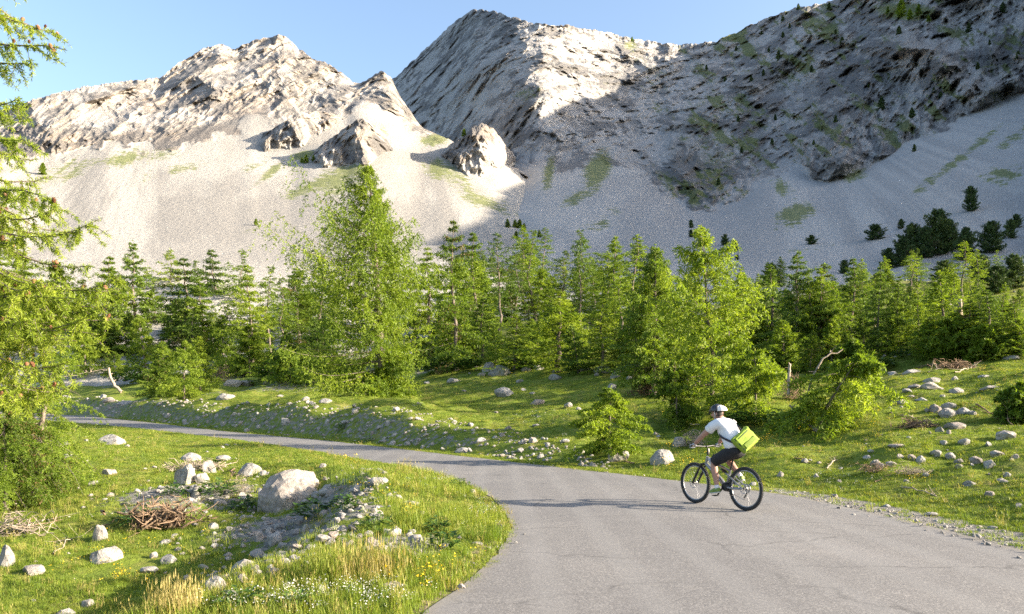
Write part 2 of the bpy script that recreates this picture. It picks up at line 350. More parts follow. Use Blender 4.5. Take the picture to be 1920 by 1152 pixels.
def loft(name, ctrl, step, rows, disp, paint, blur=14, crestjit=2.5, back=420, base_on_ground=True, rock_from=2, jit=0.0, warm=1.0):
    """a mountain side lofted through (elevation, distance) profiles, one per bearing; disp pushes rock in and out in metres"""
    cp = np.array([c[0] for c in ctrl], float); K = len(ctrl[0][1])
    px = np.arange(cp[0], cp[-1] + .1, step) if cp[-1] < 2000 else np.concatenate([np.arange(cp[0], 2000, step), np.arange(2000, cp[-1], 70)])
    PY = np.array([[l[0] for l in c[1]] for c in ctrl], float); DD = np.array([[l[1] for l in c[1]] for c in ctrl], float)
    py = np.stack([np.interp(px, cp, PY[:, k]) for k in range(K)]); dd = np.stack([np.interp(px, cp, DD[:, k]) for k in range(K)])
    for k in range(K):
        dd[k] = gauss(dd[k], blur / step * 1.4) if True else dd[k]
        if k < K - 1: py[k] = gauss(py[k], blur / step)
    cj = crestjit * (fbm(px * .035, 0.3, 5.0, 5, 2.1, .62)) + crestjit * .5 * ridged(px * .08, 3.3, 1.0, 3)
    py[-1] = gauss(py[-1], 4 / step)
    if base_on_ground:
        X0 = (px - CX) / F * dd[0]; py[0] = HY - (ground(X0, dd[0]) - 2.0 - CAMZ) / dd[0] * F
        py[1] = np.minimum(py[1], py[0] - 8)
    PYs, DDs, ks = [], [], []
    for k in range(K - 1):
        t = np.linspace(0, 1, rows[k], endpoint=(k == K - 2))[:, None]
        PYs.append(py[k] * (1 - t) + py[k + 1] * t); DDs.append(dd[k] * (1 - t) + dd[k + 1] * t); ks.append(k + np.repeat(t, len(px), 1))
    PYg, DDg, KK = np.vstack(PYs), np.vstack(DDs), np.vstack(ks)
    PXg = np.repeat(px[None, :], len(PYg), 0); PY0 = PYg; PYg = PYg + cj[None, :] * sm(K - 1.22, K - 1, KK) ** 1.5
    X = (PXg - CX) / F * DDg; Z = CAMZ + (HY - PYg) / F * DDg
    rock = sm(rock_from - .06, rock_from + .06, KK + jit * fbm(PXg * .02, PYg * .03, 2.2, 4))
    amp = sm(rock_from - .05, rock_from + (.55 if warm > .9 else .22), KK) * .8 + .2 * rock if rock_from > 0 else rock
    dep = disp(PXg, PYg, X, DDg, Z, amp)
    DD2 = DDg + dep
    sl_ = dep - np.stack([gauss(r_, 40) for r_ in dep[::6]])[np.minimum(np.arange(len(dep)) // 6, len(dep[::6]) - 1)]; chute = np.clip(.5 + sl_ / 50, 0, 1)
    X = (PXg - CX) / F * DD2; Z = CAMZ + (HY - PYg) / F * DD2
    V = np.stack([X, DD2, Z], -1)
    if back:
        top = V[-1]; bs = []
        for f, dz in ((.06, .01), (.2, .1), (.5, .4), (1, .95)):
            q = top.copy(); q[:, 1] += back * f; q[:, 0] += (px - CX) / F * back * f; q[:, 2] = top[:, 2] * (1 - dz); bs.append(q)
        V = np.concatenate([V, np.stack(bs)], 0)
    nv = V.shape[0] - rock.shape[0]
    ext = lambda a: np.concatenate([a] + [a[-1:]] * nv, 0)
    # slope from the built surface: ledges flat enough for turf
    gx = np.gradient(V, axis=1); gy = np.gradient(V, axis=0); N = np.cross(gx, gy); N /= np.linalg.norm(N, axis=-1, keepdims=True) + 1e-9
    up = np.abs(N[..., 2])
    gr = paint(ext(PXg), ext(PYg), up, ext(rock))
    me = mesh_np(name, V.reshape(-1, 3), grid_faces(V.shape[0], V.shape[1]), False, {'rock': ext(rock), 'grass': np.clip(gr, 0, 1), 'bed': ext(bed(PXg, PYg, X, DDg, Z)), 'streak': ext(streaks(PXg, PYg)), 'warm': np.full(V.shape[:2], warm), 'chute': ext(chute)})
    rk = ext(rock); fr_ = .25 * (rk[:-1, :-1] + rk[1:, :-1] + rk[:-1, 1:] + rk[1:, 1:]); me.polygons.foreach_set('use_smooth', (fr_ < .5).ravel()); me.update()
    LOFTS.append((PXg.ravel(), PYg.ravel(), V[:rock.shape[0]].reshape(-1, 3)))
    return tag(link(name, me, M_MOUNT), kind='structure')
def onmount(px, py):
    best = None
    for a, b_, V in LOFTS:
        d = (a - px) ** 2 + (b_ - py) ** 2; i = int(d.argmin())
        if d[i] < 16 and (best is None or V[i][1] < best[1]): best = V[i]
    return Vector(best) if best is not None else None

# --- sunlit mountain on the left with its scree
def prof(px, toe, dtoe, crest, dcrest, low=520, dlow=190, sag=0.4, bulge=0.0):
    """levels: foot under the wood, lower scree, upper scree, toe of the rock, mid cliff, crest"""
    pm = low + (toe - low) * .55; dm = dlow + (dtoe - dlow) * (.55 - .12 * sag)
    pc = toe + (crest - toe) * .5; dc = dtoe + (dcrest - dtoe) * (.5 - bulge)
    return (px, [(640, 108), (low, dlow), (pm, dm), (toe, dtoe), (pc, dc), (crest, dcrest)])
A = [prof(*a) for a in [
    (-420,345,430,285,560), (-200,320,470,245,640), (0,290,540,206,760), (30,292,555,197,775), (60,298,560,188,790), (130,290,585,166,830), (200,264,620,156,880), (260,274,610,148,910), (300,276,605,146,930),
    (330,272,610,122,960), (360,262,630,101,985), (385,256,640,90,1000), (410,245,660,80,1010), (440,232,690,90,1020), (470,214,720,78,1030), (500,218,720,69,1040), (525,228,700,64,1045), (545,235,690,75,1040), (560,232,690,90,1030), (590,222,700,112,1000), (620,215,710,120,980), (650,212,715,142,960),
    (668,196,730,160,930), (690,192,740,146,925), (715,200,740,131,920), (735,212,735,146,915), (750,224,730,178,900), (770,238,725,208,880), (790,250,715,238,850), (830,262,690,256,800), (880,285,665,280,740), (930,305,655,300,700), (970,322,660,316,710,520,191), (1010,345,680,340,760,520,195), (1050,365,720,360,800,520,206)]]
def dispA(px, py, X, Y, Z, rock):
    X = (px - CX) / F * 850; a = X - .4 * Z; w = 18 * fbm(X / 90, Z / 110, 2.0, 3)
    big = ridged((a + w) / 190, Z / 520, 1.3, 4) * 48
    mid = ridged((a + w) / 66, Z / 190, 4.1, 4) * 32
    fine = ridged((X - .55 * Z) / 20, Z / 62, 7.7, 3) * 8 + fbm(X / 17, Z / 34, 3.0, 4) * 6
    crag = fbm(X / 7.5, Z / 10, 9.0, 3) * 2.4 + ridged((X + .3 * Z) / 10, Z / 20, 5.5, 2) * 3
    X = (px - CX) / F * Y; q = np.clip(Y / 620, .12, 1.1); scree = (fbm(X / 75 + Z / 90, Z / 260, 3.0, 3) * 5 + fbm(X / 9, Z / 9, Y / 16, 3) * 0.5) * q
    return rock * (74 - big - mid - fine - crag) * .85 + (1 - rock) * scree
def paintA(px, py, up, rock):
    g = .25 * rock * sm(.6, .9, up) * 0
    for e in [(205,303,150,14,-9,.55),(120,330,90,16,-14,.5),(470,392,60,5,-14,.6),(470,432,40,4,-18,.7),(575,292,26,10,-5,.95),(540,262,50,10,-38,.55),(500,330,50,8,-40,.6),(640,350,95,20,-20,.6),(600,385,90,9,-25,.55),(700,330,60,20,-40,.4),(530,400,60,6,-24,.5),(720,245,26,8,50,.5),(815,262,34,12,-8,.75),(840,330,60,24,25,.6),(870,352,70,20,32,.55),(760,350,50,30,40,.42),(760,390,60,18,10,.35),(1010,408,40,8,4,.7),(560,195,20,6,0,.3),(640,330,80,22,-25,.75),(590,350,110,16,-24,.7),(690,380,60,14,-10,.55),(820,320,40,26,20,.75),(900,375,60,14,20,.6),(560,240,40,12,-30,.5),(450,330,60,10,-30,.35),(330,320,80,10,-14,.4),(300,285,60,6,-12,.4)]:
        g = np.maximum(g, e[5] * ell(px, py, *e[:5]))
    return g * 1.0
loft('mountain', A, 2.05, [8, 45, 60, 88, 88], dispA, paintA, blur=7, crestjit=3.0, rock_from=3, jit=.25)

# --- the main peak and the shaded right-hand mountain with its scree
B = [(px, [(640, 112), (low, dl), (t0, d0), (t1, d1), (m, dm), (c, dc)]) for px, low, dl, t0, d0, t1, d1, m, dm, c, dc in [
    (640, 500,300, 380,760, 300,1700, 262,2100, 228,2400),
    (740, 500,300, 380,740, 262,1640, 188,2020, 143,2300),
    (775, 500,290, 380,700, 266,1560, 170,1880, 111,2150),
    (830, 500,280, 380,660, 282,1380, 150,1650, 61,1960),
    (870, 500,260, 380,620, 290,1220, 140,1470, 26,1800),
    (890, 500,250, 380,590, 296,1130, 138,1370, 15,1720),
    (920, 505,230, 380,560, 300,1000, 140,1250, 19,1610),
    (960, 510,200, 395,480, 304,820, 150,1080, 31,1470),
    (1010, 518,190, 410,400, 318,660, 165,940, 45,1350),
    (1050, 520,190, 412,385, 322,650, 180,930, 47,1350),
    (1090, 520,190, 410,380, 305,680, 190,980, 51,1370),
    (1130, 520,190, 410,380, 300,690, 200,1020, 57,1390),
    (1180, 520,190, 415,370, 318,660, 205,1040, 70,1400),
    (1230, 520,190, 420,360, 352,600, 215,1000, 80,1390),
    (1280, 520,190, 432,345, 388,540, 225,940, 83,1370),
    (1340, 520,190, 436,335, 397,510, 230,890, 76,1320),
    (1390, 520,190, 430,330, 378,520, 225,860, 55,1270),
    (1440, 520,190, 420,330, 332,570, 210,840, 30,1220),
    (1490, 522,190, 415,325, 318,580, 190,810, 15,1160),
    (1545, 522,190, 412,315, 343,510, 175,750, 4,1110),
    (1600, 524,190, 402,310, 330,500, 160,720, -14,1070),
    (1650, 524,190, 388,308, 302,505, 140,690, -40,1030),
    (1700, 525,175, 372,306, 272,510, 120,670, -70,980),
    (1760, 526,175, 352,304, 238,515, 95,650, -100,930),
    (1840, 526,175, 326,302, 204,515, 60,640, -135,870),
    (1920, 526,175, 300,300, 172,510, 25,630, -165,830),
    (2100, 520,150, 245,285, 60,480, -70,570, -230,720),  # unseen ridge from here on, heights shaped to throw shadow over the scree
    (2400, 510,140, 200,250, 0,420, -100,500, -210,610),
    (2800, 500,122, 120,215, -160,320, -290,370, -420,440),
    (3300, 480,112, 50,165, -380,220, -470,260, -560,310),
    (4200, 470,100, -100,130, -560,160, -740,180, -900,205),
    (5200, 470,92, 0,105, -700,122, -900,135, -1050,150),
    (6500, 470,80, 200,84, -700,93, -1100,100, -1300,110),
    (8500, 500,60, 350,62, 100,66, -100,70, -250,75)]]
def dispB(px, py, X, Y, Z, rock):
    right = sm(1180, 1320, px)
    an = np.where(True, R(36), 0)
    u = px - CX; v = HY - py                       # bearing and elevation drive the bedding planes
    s_al = (u * math.cos(R(37)) + v * math.sin(R(37))) * Y / F; s_ac = (-u * math.sin(R(37)) + v * math.cos(R(37))) * Y / F
    X = (px - CX) / F * 950
    warp = 14 * fbm(X / 120, Z / 120, Y / 300, 3)
    beds = ridged((s_al + 2 * warp) / 230, (s_ac + warp) / 70, .7, 4) * 24 + ridged(s_al / 80, (s_ac + warp) / 26, 2.1, 3) * 10
    ribs = ridged((X + warp) / 85 + .25 * fbm(Z / 70, X / 70, 0, 2), Z / 190, 1.7, 4) * 30 + ridged((X - .3 * Z + warp) / 30, Z / 60, 6.1, 3) * 13
    face = ridged((s_al + 3 * warp) / 120, (s_ac + 3 * warp) / 105, 9.3, 5) * 46 + ridged((X + warp) / 40, (Z - warp) / 44, 3.1, 4) * 20
    big = ridged(X / 260, Z / 420, 3.9, 3) * 50
    fine = fbm(X / 15, Z / 19, 2.2, 4) * 8 + fbm(X / 6.5, Z / 8, 8.8, 3) * 4.5 + ridged((X - .6 * Z) / 12, Z / 14, 4.4, 2) * 3.5
    lf = sm(1010, 940, px)
    main = (ribs * .9 + beds * .5) * (1 - lf) + face * lf + big
    butt = ridged((X + .35 * Z + 2 * warp) / 120, (Z - X * .2) / 300, 5.2, 4) * 42
    rgt = ribs * .9 + beds * .7 + big * .7 + butt
    X = (px - CX) / F * Y; q = np.clip(Y / 620, .12, 1.1); scree = (fbm(X / 60 - Z / 90, Z / 260, Y / 300, 3) * 6 + fbm(X / 8, Z / 8, Y / 14, 3) * 0.5) * q
    gul = 60 * ell(px, py, 1452, 260, 40, 110, 18) + 40 * ell(px, py, 1250, 250, 40, 120, 25) - 55 * ell(px, py, 1340, 330, 60, 80) - 60 * ell(px, py, 1570, 280, 80, 70) - 45 * ell(px, py, 1700, 60, 60, 60) - 30 * ell(px, py, 1010, 180, 30, 80, 10)
    rel = main * (1 - right) + rgt * right; lo = 34 + 16 * right; rel = lo + 14 * np.logaddexp(0, (rel - lo) / 14)       # debris fills the deepest recesses
    d = rock * (100 - rel - fine + gul) * .8 + (1 - rock) * scree
    return d * (1 - .35 * sm(1000, 900, px) * rock)
def paintB(px, py, up, rock):
    n = fbm(px * .012 + py * .009, py * .03 - px * .022, 4.4, 4) + .5 * fbm(px * .05 + py * .04, py * .12 - px * .09, 1.4, 3)
    g = rock * sm(1000, 1350, px) * (.2 + .75 * n + .1 * sm(.45, .8, up)) 
    for e in [(1120,325,26,48,20,.85),(1095,365,50,14,-25,.7),(1030,322,12,40,10,.7),(1165,395,40,14,-10,.5),(1480,402,60,14,-14,.75),(1460,425,40,10,-10,.6),(1790,305,110,9,-38,.7),(1740,340,70,8,-40,.55),(1880,330,60,20,-25,.6),(1900,260,60,10,-35,.5),(1600,330,30,14,-20,.7),(1460,350,30,16,20,.6),(1400,400,60,6,-14,.3),(1350,300,80,50,0,.45),(1330,260,60,60,0,.4),(1000,175,40,12,-40,.5),(980,175,30,8,-20,.6),(1700,22,60,16,4,1.0),(1780,60,40,10,20,.7),(1860,130,60,30,0,.45),(1600,80,50,10,-35,.5),(1870,180,60,20,0,.5),(1240,130,40,30,0,.3),(1500,470,80,5,-8,.3),(1150,420,70,12,-6,.35)]:
        g = np.maximum(g, e[5] * ell(px, py, *e[:5]))
    return g * .92
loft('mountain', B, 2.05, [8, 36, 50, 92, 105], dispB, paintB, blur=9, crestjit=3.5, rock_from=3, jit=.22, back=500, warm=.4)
# --- rock knobs standing out of the scree
def knob(ctrl, depth_in, seed):
    C = []
    for px, base, crest in ctrl:
        q = onmount(px, base); d = q[1] if q is not None else 600
        C.append((px, base, crest, d))
    ds = np.median([c[3] for c in C]); mid = .5 * (C[0][0] + C[-1][0]); hw = .5 * (C[-1][0] - C[0][0])
    T = []
    for px, base, crest, d in C:
        q = 1 - ((px - mid) / hw) ** 2
        T.append((px, [(base + 10, d + 4 - depth_in * .5 * q), (base * .5 + crest * .5, d - depth_in * .35 * q + 12), (crest, d + 34 * (1 - q) + 30)]))
    def dk(px, py, X, Y, Z, rock):
        return -(ridged((X + .3 * Z) / 34 + seed, Z / 75, 1.0, 4) - .8) * 11 - ridged((X - .2 * Z) / 9, Z / 22 + seed, 2.0, 3) * 5 - fbm(X / 4, Z / 5, 7.0, 3) * 2.2
    loft('rock_outcrop', T, 1.2, [60, 70], dk, lambda px, py, up, rock: .25 * sm(.1, .5, fbm(px * .05, py * .05, seed, 3)) , blur=3, crestjit=2.5, back=70, base_on_ground=False, rock_from=.3, jit=.5)
knob([(828,292,288),(845,305,270),(870,318,254),(888,324,236),(905,328,229),(925,324,240),(945,310,268),(968,298,292)], 30, 1.0)
knob([(566,304,300),(590,306,282),(620,308,258),(650,307,236),(682,303,219),(702,296,232),(720,288,252),(738,282,278)], 24, 4.0)
knob([(472,268,264),(500,280,246),(530,282,230),(560,272,216),(590,252,208),(625,235,212),(650,225,220)], 14, 8.0)

# ------------------------------------------------------------------ trees
def mat_needles(name, stops, trans=.3, ttint=(1.25, 1.3, .55)):
    b = NB(name); t = b.attr('tint')
    v = b.math('ADD', t, b.math('MULTIPLY', b.math('SUBTRACT', b.orand(), .5), .42))
    c = b.ramp(v, stops)
    tc = b.mix(1.0, c, ttint, 'MULTIPLY')
    return b.leafy(c, trans, tc, .55)
M_LARCH = mat_needles('larch_needles', [(.0, (.2, .13, .06)), (.06, (.06, .1, .014)), (.35, (.125, .19, .02)), (.65, (.205, .275, .028)), (1.0, (.3, .355, .045))], .45)
M_DEEP = mat_needles('deep_green_needles', [(.0, (.15, .1, .05)), (.06, (.05, .09, .014)), (.4, (.095, .155, .022)), (1.0, (.18, .25, .035))], .35)
M_PINE = mat_needles('pine_needles', [(.0, (.1, .07, .04)), (.06, (.035, .065, .02)), (.5, (.06, .1, .028)), (1.0, (.11, .15, .04))], .15)
def mat_bark(name, c0, c1):
    b = NB(name); p = b.obj()
    q = b.n('ShaderNodeMapping', {'Vector': p, 'Scale': (1, 1, .25)}).outputs[0]
    n = b.noise(14, 5, .7, q)
    return b.principled(b.ramp(n, [(.32, c0), (.68, c1)]), .95, b.bump(n, .8, .04), .15)
M_BARK = mat_bark('grey_bark', (.08, .062, .05), (.25, .21, .175))
M_DEAD = mat_bark('weathered_dead_wood', (.2, .155, .11), (.46, .39, .31))
M_TWIG = mat_bark('brown_twig', (.12, .08, .05), (.3, .21, .14))

def tube(P, rad, sides=5):
    P = np.asarray(P, float); n = len(P); rad = np.broadcast_to(np.asarray(rad, float), n)
    T = np.gradient(P, axis=0); T /= np.linalg.norm(T, axis=1, keepdims=True) + 1e-9
    ref = np.where(np.abs(T[:, 2:3]) > .9, np.array([[1., 0, 0]]), np.array([[0, 0, 1.]]))
    U = np.cross(T, ref); U /= np.linalg.norm(U, axis=1, keepdims=True) + 1e-9; W = np.cross(T, U)
    a = np.arange(sides) * 2 * np.pi / sides
    V = P[:, None] + rad[:, None, None] * (np.cos(a)[None, :, None] * U[:, None] + np.sin(a)[None, :, None] * W[:, None])
    i = np.arange(n - 1)[:, None] * sides; j = np.arange(sides)[None, :]; k = (j + 1) % sides
    Fq = np.stack([i + j, i + k, i + sides + k, i + sides + j], -1).reshape(-1, 4)
    return V.reshape(-1, 3), Fq
class Geo:
    def __init__(self): self.V, self.F, self.n = [], [], 0
    def add(self, V, Fq): self.V.append(V); self.F.append(np.asarray(Fq) + self.n); self.n += len(V)
    def mesh(self, name, smooth=True): return mesh_np(name, np.vstack(self.V), np.vstack(self.F), smooth)
class Needles:
    """small diamond-shaped needle sprays"""
    def __init__(self, rg): self.rg = rg; self.p, self.d, self.l, self.w, self.t = [], [], [], [], []
    def along(self, P, n, ln, wd, tint, spread=1.0, k=2):
        """n clusters along polyline P, k sprays each"""
        rg = self.rg; m = len(P); s = np.sort(rg.random(n)) * (m - 1); i = np.minimum(s.astype(int), m - 2); f = (s - i)[:, None]
        q = P[i] * (1 - f) + P[i + 1] * f; tg = P[i + 1] - P[i]; tg = tg / (np.linalg.norm(tg, axis=1, keepdims=True) + 1e-9)
        q = np.repeat(q, k, 0); tg = np.repeat(tg, k, 0)
        dr = tg * .75 + rg.normal(size=q.shape) * .62 * spread + np.array([0, 0, -.08]); dr /= np.linalg.norm(dr, axis=1, keepdims=True)
        N = len(q); self.p.append(q); self.d.append(dr); self.l.append(ln * rg.uniform(.6, 1.3, N)); self.w.append(wd * rg.uniform(.7, 1.3, N)); self.t.append(np.clip(tint + rg.normal(size=N) * .09, .07, 1))
    def mesh(self, name):
        p, d, l, w, t = map(np.concatenate, (self.p, self.d, self.l, self.w, self.t))
        r = self.rg.normal(size=p.shape); sd = np.cross(d, r); sd /= np.linalg.norm(sd, axis=1, keepdims=True) + 1e-9
        a, b_ = p, p + d * l[:, None]; m = p + d * (l * .5)[:, None]
        V = np.stack([a, m + sd * (w * .5)[:, None], b_, m - sd * (w * .5)[:, None]], 1).reshape(-1, 3)
        return mesh_np(name, V, np.arange(len(p) * 4).reshape(-1, 4), False, {'tint': np.repeat(t, 4)})
def make_tree(seed, H=10.0, prof=((0, .16), (.5, .12), (1, 0)), t0=.1, nb=60, ntw=12, ncl=5, k=2, ln=.2, wd=.055, droop=.35, tip=.25, pitch=(-.15, .35), lean=(0, 0), tr=.016, sway=.02, hang=.45, trunk_sides=7, twig_len=.34, limb=True, dead=.0, azb=None, jitter=.28, whorl=0):
    rg = np.random.default_rng(seed); wood = Geo(); nd = Needles(rg)
    zz = np.linspace(0, 1, 14)
    ax = np.cumsum(rg.normal(size=14)) * sway * H * .18; ay = np.cumsum(rg.normal(size=14)) * sway * H * .18
    ax = ax - ax[0] + lean[0] * H * zz ** 1.3; ay = ay - ay[0] + lean[1] * H * zz ** 1.3
    TP = np.stack([ax, ay, zz * H], 1); TP[0, 2] = -.06 * H * .4
    rr = tr * H * ((1 - zz) ** .85 + .02) * (1 + .5 * np.exp(-zz * 22))
    V, Fq = tube(TP, rr, trunk_sides); wood.add(V, Fq)
    pt, pr = np.array(prof).T
    for i in range(nb):
        t = t0 + (1 - t0) * ((i + rg.random()) / nb)
        if whorl: t = t0 + (1 - t0) * min(.98, (round((t - t0) / (1 - t0) * whorl) + rg.normal() * .13) / whorl); t = max(t, t0)
        t = min(t, .985); rad = np.interp(t, pt, pr) * H * rg.uniform(1 - jitter, 1 + jitter * .8)
        az = i * 2.39996 + rg.normal() * .35
        if azb is not None: rad *= 1 + azb[1] * max(-.8, math.cos(az - azb[0]))
        if rad < .015 * H: rad = .015 * H
        b0 = np.array([np.interp(t, zz, ax), np.interp(t, zz, ay), t * H])
        f = (t - t0) / (1 - t0); p0 = pitch[0] + (pitch[1] - pitch[0]) * f + rg.normal() * .08
        s = np.linspace(0, 1, 7)
        hz = np.stack([np.cos(az + .25 * rg.normal() * s), np.sin(az + .25 * rg.normal() * s)], 1)
        zc = rad * (p0 * s - droop * (1 - .5 * f) * s ** 2 + tip * s ** 3)
        BP = np.stack([b0[0] + hz[:, 0] * rad * s, b0[1] + hz[:, 1] * rad * s, b0[2] + zc], 1)
        if limb:
            V, Fq = tube(BP, min(max(.0022 * H * (rad / H / .16), .009), .0026 * H) * (1 - s * .85), 3); wood.add(V, Fq)
        isdead = rg.random() < dead
        tint0 = .5 + .35 * float(noise3(BP[3, 0] * .6 + seed, BP[3, 1] * .6, BP[3, 2] * .6)) + rg.normal() * .06
        if isdead: continue
        q_ = .5 + .5 * min(1, rad / (.11 * H)); lnb, wdb = ln * q_, wd * q_
        nd.along(BP[1:], int(ncl * 2.2 * max(1, rad / (.18 * H))) + 2, lnb, wdb, tint0, 1, k)
        m = max(3, int(ntw * min(2.4, .45 + rad / (.16 * H) * .65)))
        for j in range(m):
            u = .14 + .86 * (j + rg.random()) / m; q = np.array([np.interp(u, s, BP[:, c]) for c in range(3)])
            sd = 1 if j % 2 else -1; a2 = az + sd * rg.uniform(.6, 1.3)
            tl = rad * twig_len * rg.uniform(.55, 1.25) * (1.1 - .55 * u) + .015 * H
            e = np.array([math.cos(a2), math.sin(a2), 0]) * tl
            h2 = hang * rg.uniform(.4, 1.5) * tl
            TWp = np.stack([q, q + e * .5 + [0, 0, -h2 * .3], q + e * .85 + [0, 0, -h2 * .95]])
            nd.along(TWp, ncl, lnb, wdb, tint0 + .08 * rg.normal(), 1, k)
    top = np.stack([TP[-2], TP[-1] + [0, 0, .01 * H]]); nd.along(top, 8, ln * .8, wd, .7, 1, k)
    return wood.mesh('trunk'), nd.mesh('crown')

CONE_ = ((0, .2), (.35, .17), (.7, .085), (1, .005))
PROTO = {}
for i in range(4):
    PROTO['L', i] = make_tree(100 + i, 10, ((0, .21), (.25, .22), (.6, .14), (.85, .06), (1, .008)), t0=.07, nb=84, whorl=15 + 2 * i, ntw=14, ncl=6, ln=.21, wd=.062, sway=.035, jitter=.42, azb=(i * 1.7, .22), pitch=(-.2 + .1 * (i % 2), .3))
    PROTO['S', i] = make_tree(200 + i, 10, ((0, .05), (.3, .09), (.55, .11), (.8, .07), (1, .01)), t0=.28 + .05 * i, nb=60, ntw=10, ncl=5, ln=.21, wd=.06, tr=.0105, sway=.05, dead=.2, jitter=.5, azb=(i * 2.1, .35))
    PROTO['Y', i] = make_tree(300 + i, 10, ((0, .33), (.25, .33), (.6, .2), (.85, .1), (1, .02)), t0=.04, nb=58, ntw=14, ncl=6, ln=.34, wd=.1, tr=.016, droop=.3, tip=.35, lean=((-.12, .1, .05, -.05)[i], 0), jitter=.4)
for i in range(3):
    PROTO['P', i] = make_tree(400 + i, 10, ((0, .33), (.3, .36), (.65, .26), (.9, .12), (1, .03)), t0=.03, nb=64, ntw=12, ncl=5, ln=.62, wd=.17, pitch=(.0, .8), droop=.1, tip=.3, hang=.0, jitter=.45)
    PROTO['F', i] = make_tree(450 + i, 10, ((0, .26), (.4, .23), (.8, .11), (1, .02)), t0=.05, nb=34, ntw=8, ncl=4, ln=.9, wd=.3, limb=False, trunk_sides=4)
TREES = []
def place_tree(kind, loc, H, wf=1.0, rz=None, mat=None, name='larch_tree', proto=None, zone='', desc='', group=None, label=None):
    k = proto if proto is not None else random.randrange(3 if kind in 'PF' else 4)
    tm, cm = PROTO[kind, k]
    e = empty(name, loc, random.uniform(0, 6.28) if rz is None else rz); s = H / 10.0; e.scale = (s * wf, s * wf, s)
    link('trunk', tm, M_BARK, e); c = link('crown', cm, None, e)
    if not cm.materials: cm.materials.append(M_LARCH)
    mt = mat or (M_DEEP if random.random() < .24 else M_LARCH)
    c.material_slots[0].link = 'OBJECT'; c.material_slots[0].material = mt
    px = CX + F * loc[0] / loc[1]
    if label: tag(e, label, 'tree', group)
    else: TREES.append((e, zone, desc, px, group))
    return e
def spot(px, py):
    q = hit(px, py)
    if q.y > 128 or (py < 600 and q.y < 40):
        m = onmount(px, py)
        if m is not None: return m
    return q
def tree_px(kind, px, top, base, wf=1.0, zone='', desc='', group=None, mat=None, name='larch_tree', proto=None):
    q = spot(px, base); H = (base - top) / F * q.y
    return place_tree(kind, q - Vector((0, 0, .03 * H * .3)), H, wf, None, mat, name, proto, zone, desc, group)
ZW, ZM, ZR, ZS = 'left of the big broad larch', 'behind the grassy meadow', 'right of the cyclist', 'on the shaded scree'
GW = 'larches of the wood'
D_ = {'L': 'full-crowned larch', 'S': 'slender larch with thin trunk', 'Y': 'bushy young larch', 'P': 'dark pine bush', 'F': 'small tree'}
for kd, z, lst in [
    ('L', ZW, [(250,452,684,.9),(343,478,694,1.0),(190,478,690,1.),(120,486,690,1.),(60,470,690,1.1),(410,466,650,.9),(475,494,700,.85),(20,480,700,1.1),(385,520,690,1),(150,520,680,1),(560,500,670,1),(600,480,660,1)]),
    ('S', ZW, [(310,466,650,1.1),(445,468,650,1.1),(515,500,690,1.),(284,500,655,1.2),(370,486,640,1.),(220,500,660,1.2),(540,520,690,1)]),
    ('Y', ZW, [(275,590,716,.8),(310,640,725,.9),(375,630,736,1),(420,590,700,.8),(470,610,706,1),(540,620,708,1),(600,600,700,1),(580,650,716,1.1),(160,600,700,.9),(215,600,690,.9),(500,660,716,1.2),(620,655,715,1),(198,590,668,1.2),(236,585,664,1.2),(262,596,670,1.1),(178,580,674,1.2),(298,600,672,1.2),(140,590,690,1.3),(330,600,680,1.2),(395,600,690,1.2),(100,600,690,1.3)]),
    ('L', ZM, [(855,413,694,.82),(896,436,650,.9),(1230,459,738,.9),(1152,442,640,.8),(1050,545,698,1.5),(965,588,694,1.4),(1130,560,696,1.1),(1195,540,690,1.1),(1260,540,690,1.1),(805,460,690,.9),(780,500,690,1),(905,560,676,1.2)]),
    ('S', ZM, [(932,434,640,1),(987,421,590,1.1),(1005,432,600,1.),(1022,432,575,1.),(1079,428,600,1.),(1133,458,610,1.2),(1190,442,660,1.1),(977,452,560,1),(1092,470,655,1.1),(1160,490,655,1.1),(960,470,610,1.1),(1050,470,600,1.2),(1110,480,590,1.2),(1215,480,640,1.1),(880,470,640,1.1)]),
    ('Y', ZM, [(1005,600,688,1),(1085,610,700,1),(930,610,690,1),(870,620,690,1),(1170,620,690,1),(1210,600,680,1),(1030,520,600,1),(960,530,610,1.1),(1150,540,620,1),(1090,530,610,1),(1240,520,620,1.1),(900,510,620,1.1),(1010,500,580,1),(840,590,680,1.1),(1060,480,560,1.1),(1120,500,570,1.1)]),
    ('L', ZR, [(1498,470,690,.95),(1596,483,668,.85),(1645,492,668,.7),(1773,504,668,1.),(1550,494,680,.9),(1447,494,690,.9),(1400,510,690,1),(1683,518,660,.9),(1853,540,664,1.2),(1908,553,664,1.),(1535,500,690,.9),(1720,530,655,1.),(1820,560,670,1.3)]),
    ('S', ZR, [(1512,520,690,1.2),(1440,530,660,1.2),(1610,520,660,1.1),(1702,470,560,1.2),(1801,452,560,1.2),(1832,466,560,1.1),(1880,530,640,1.2),(1375,520,670,1.1)]),
    ('Y', ZR, [(1470,600,700,1),(1560,600,694,1),(1520,620,700,1),(1620,590,672,1.),(1660,590,668,1),(1745,600,672,1.1),(1800,600,674,1.2),(1860,610,672,1.2),(1915,600,668,1),(1430,600,690,1),(1590,560,650,1),(1690,560,640,1),(1640,540,620,1),(1740,540,620,1),(1880,560,640,1.1),(1500,560,660,1.1),(1410,570,660,1.1)])]:
    for px, tp, bs, wf in lst: tree_px(kd, px, tp, bs, wf * {'L': 1.3, 'S': 1.35, 'Y': 1.25}[kd] * random.uniform(.85, 1.2), z, D_[kd], GW)
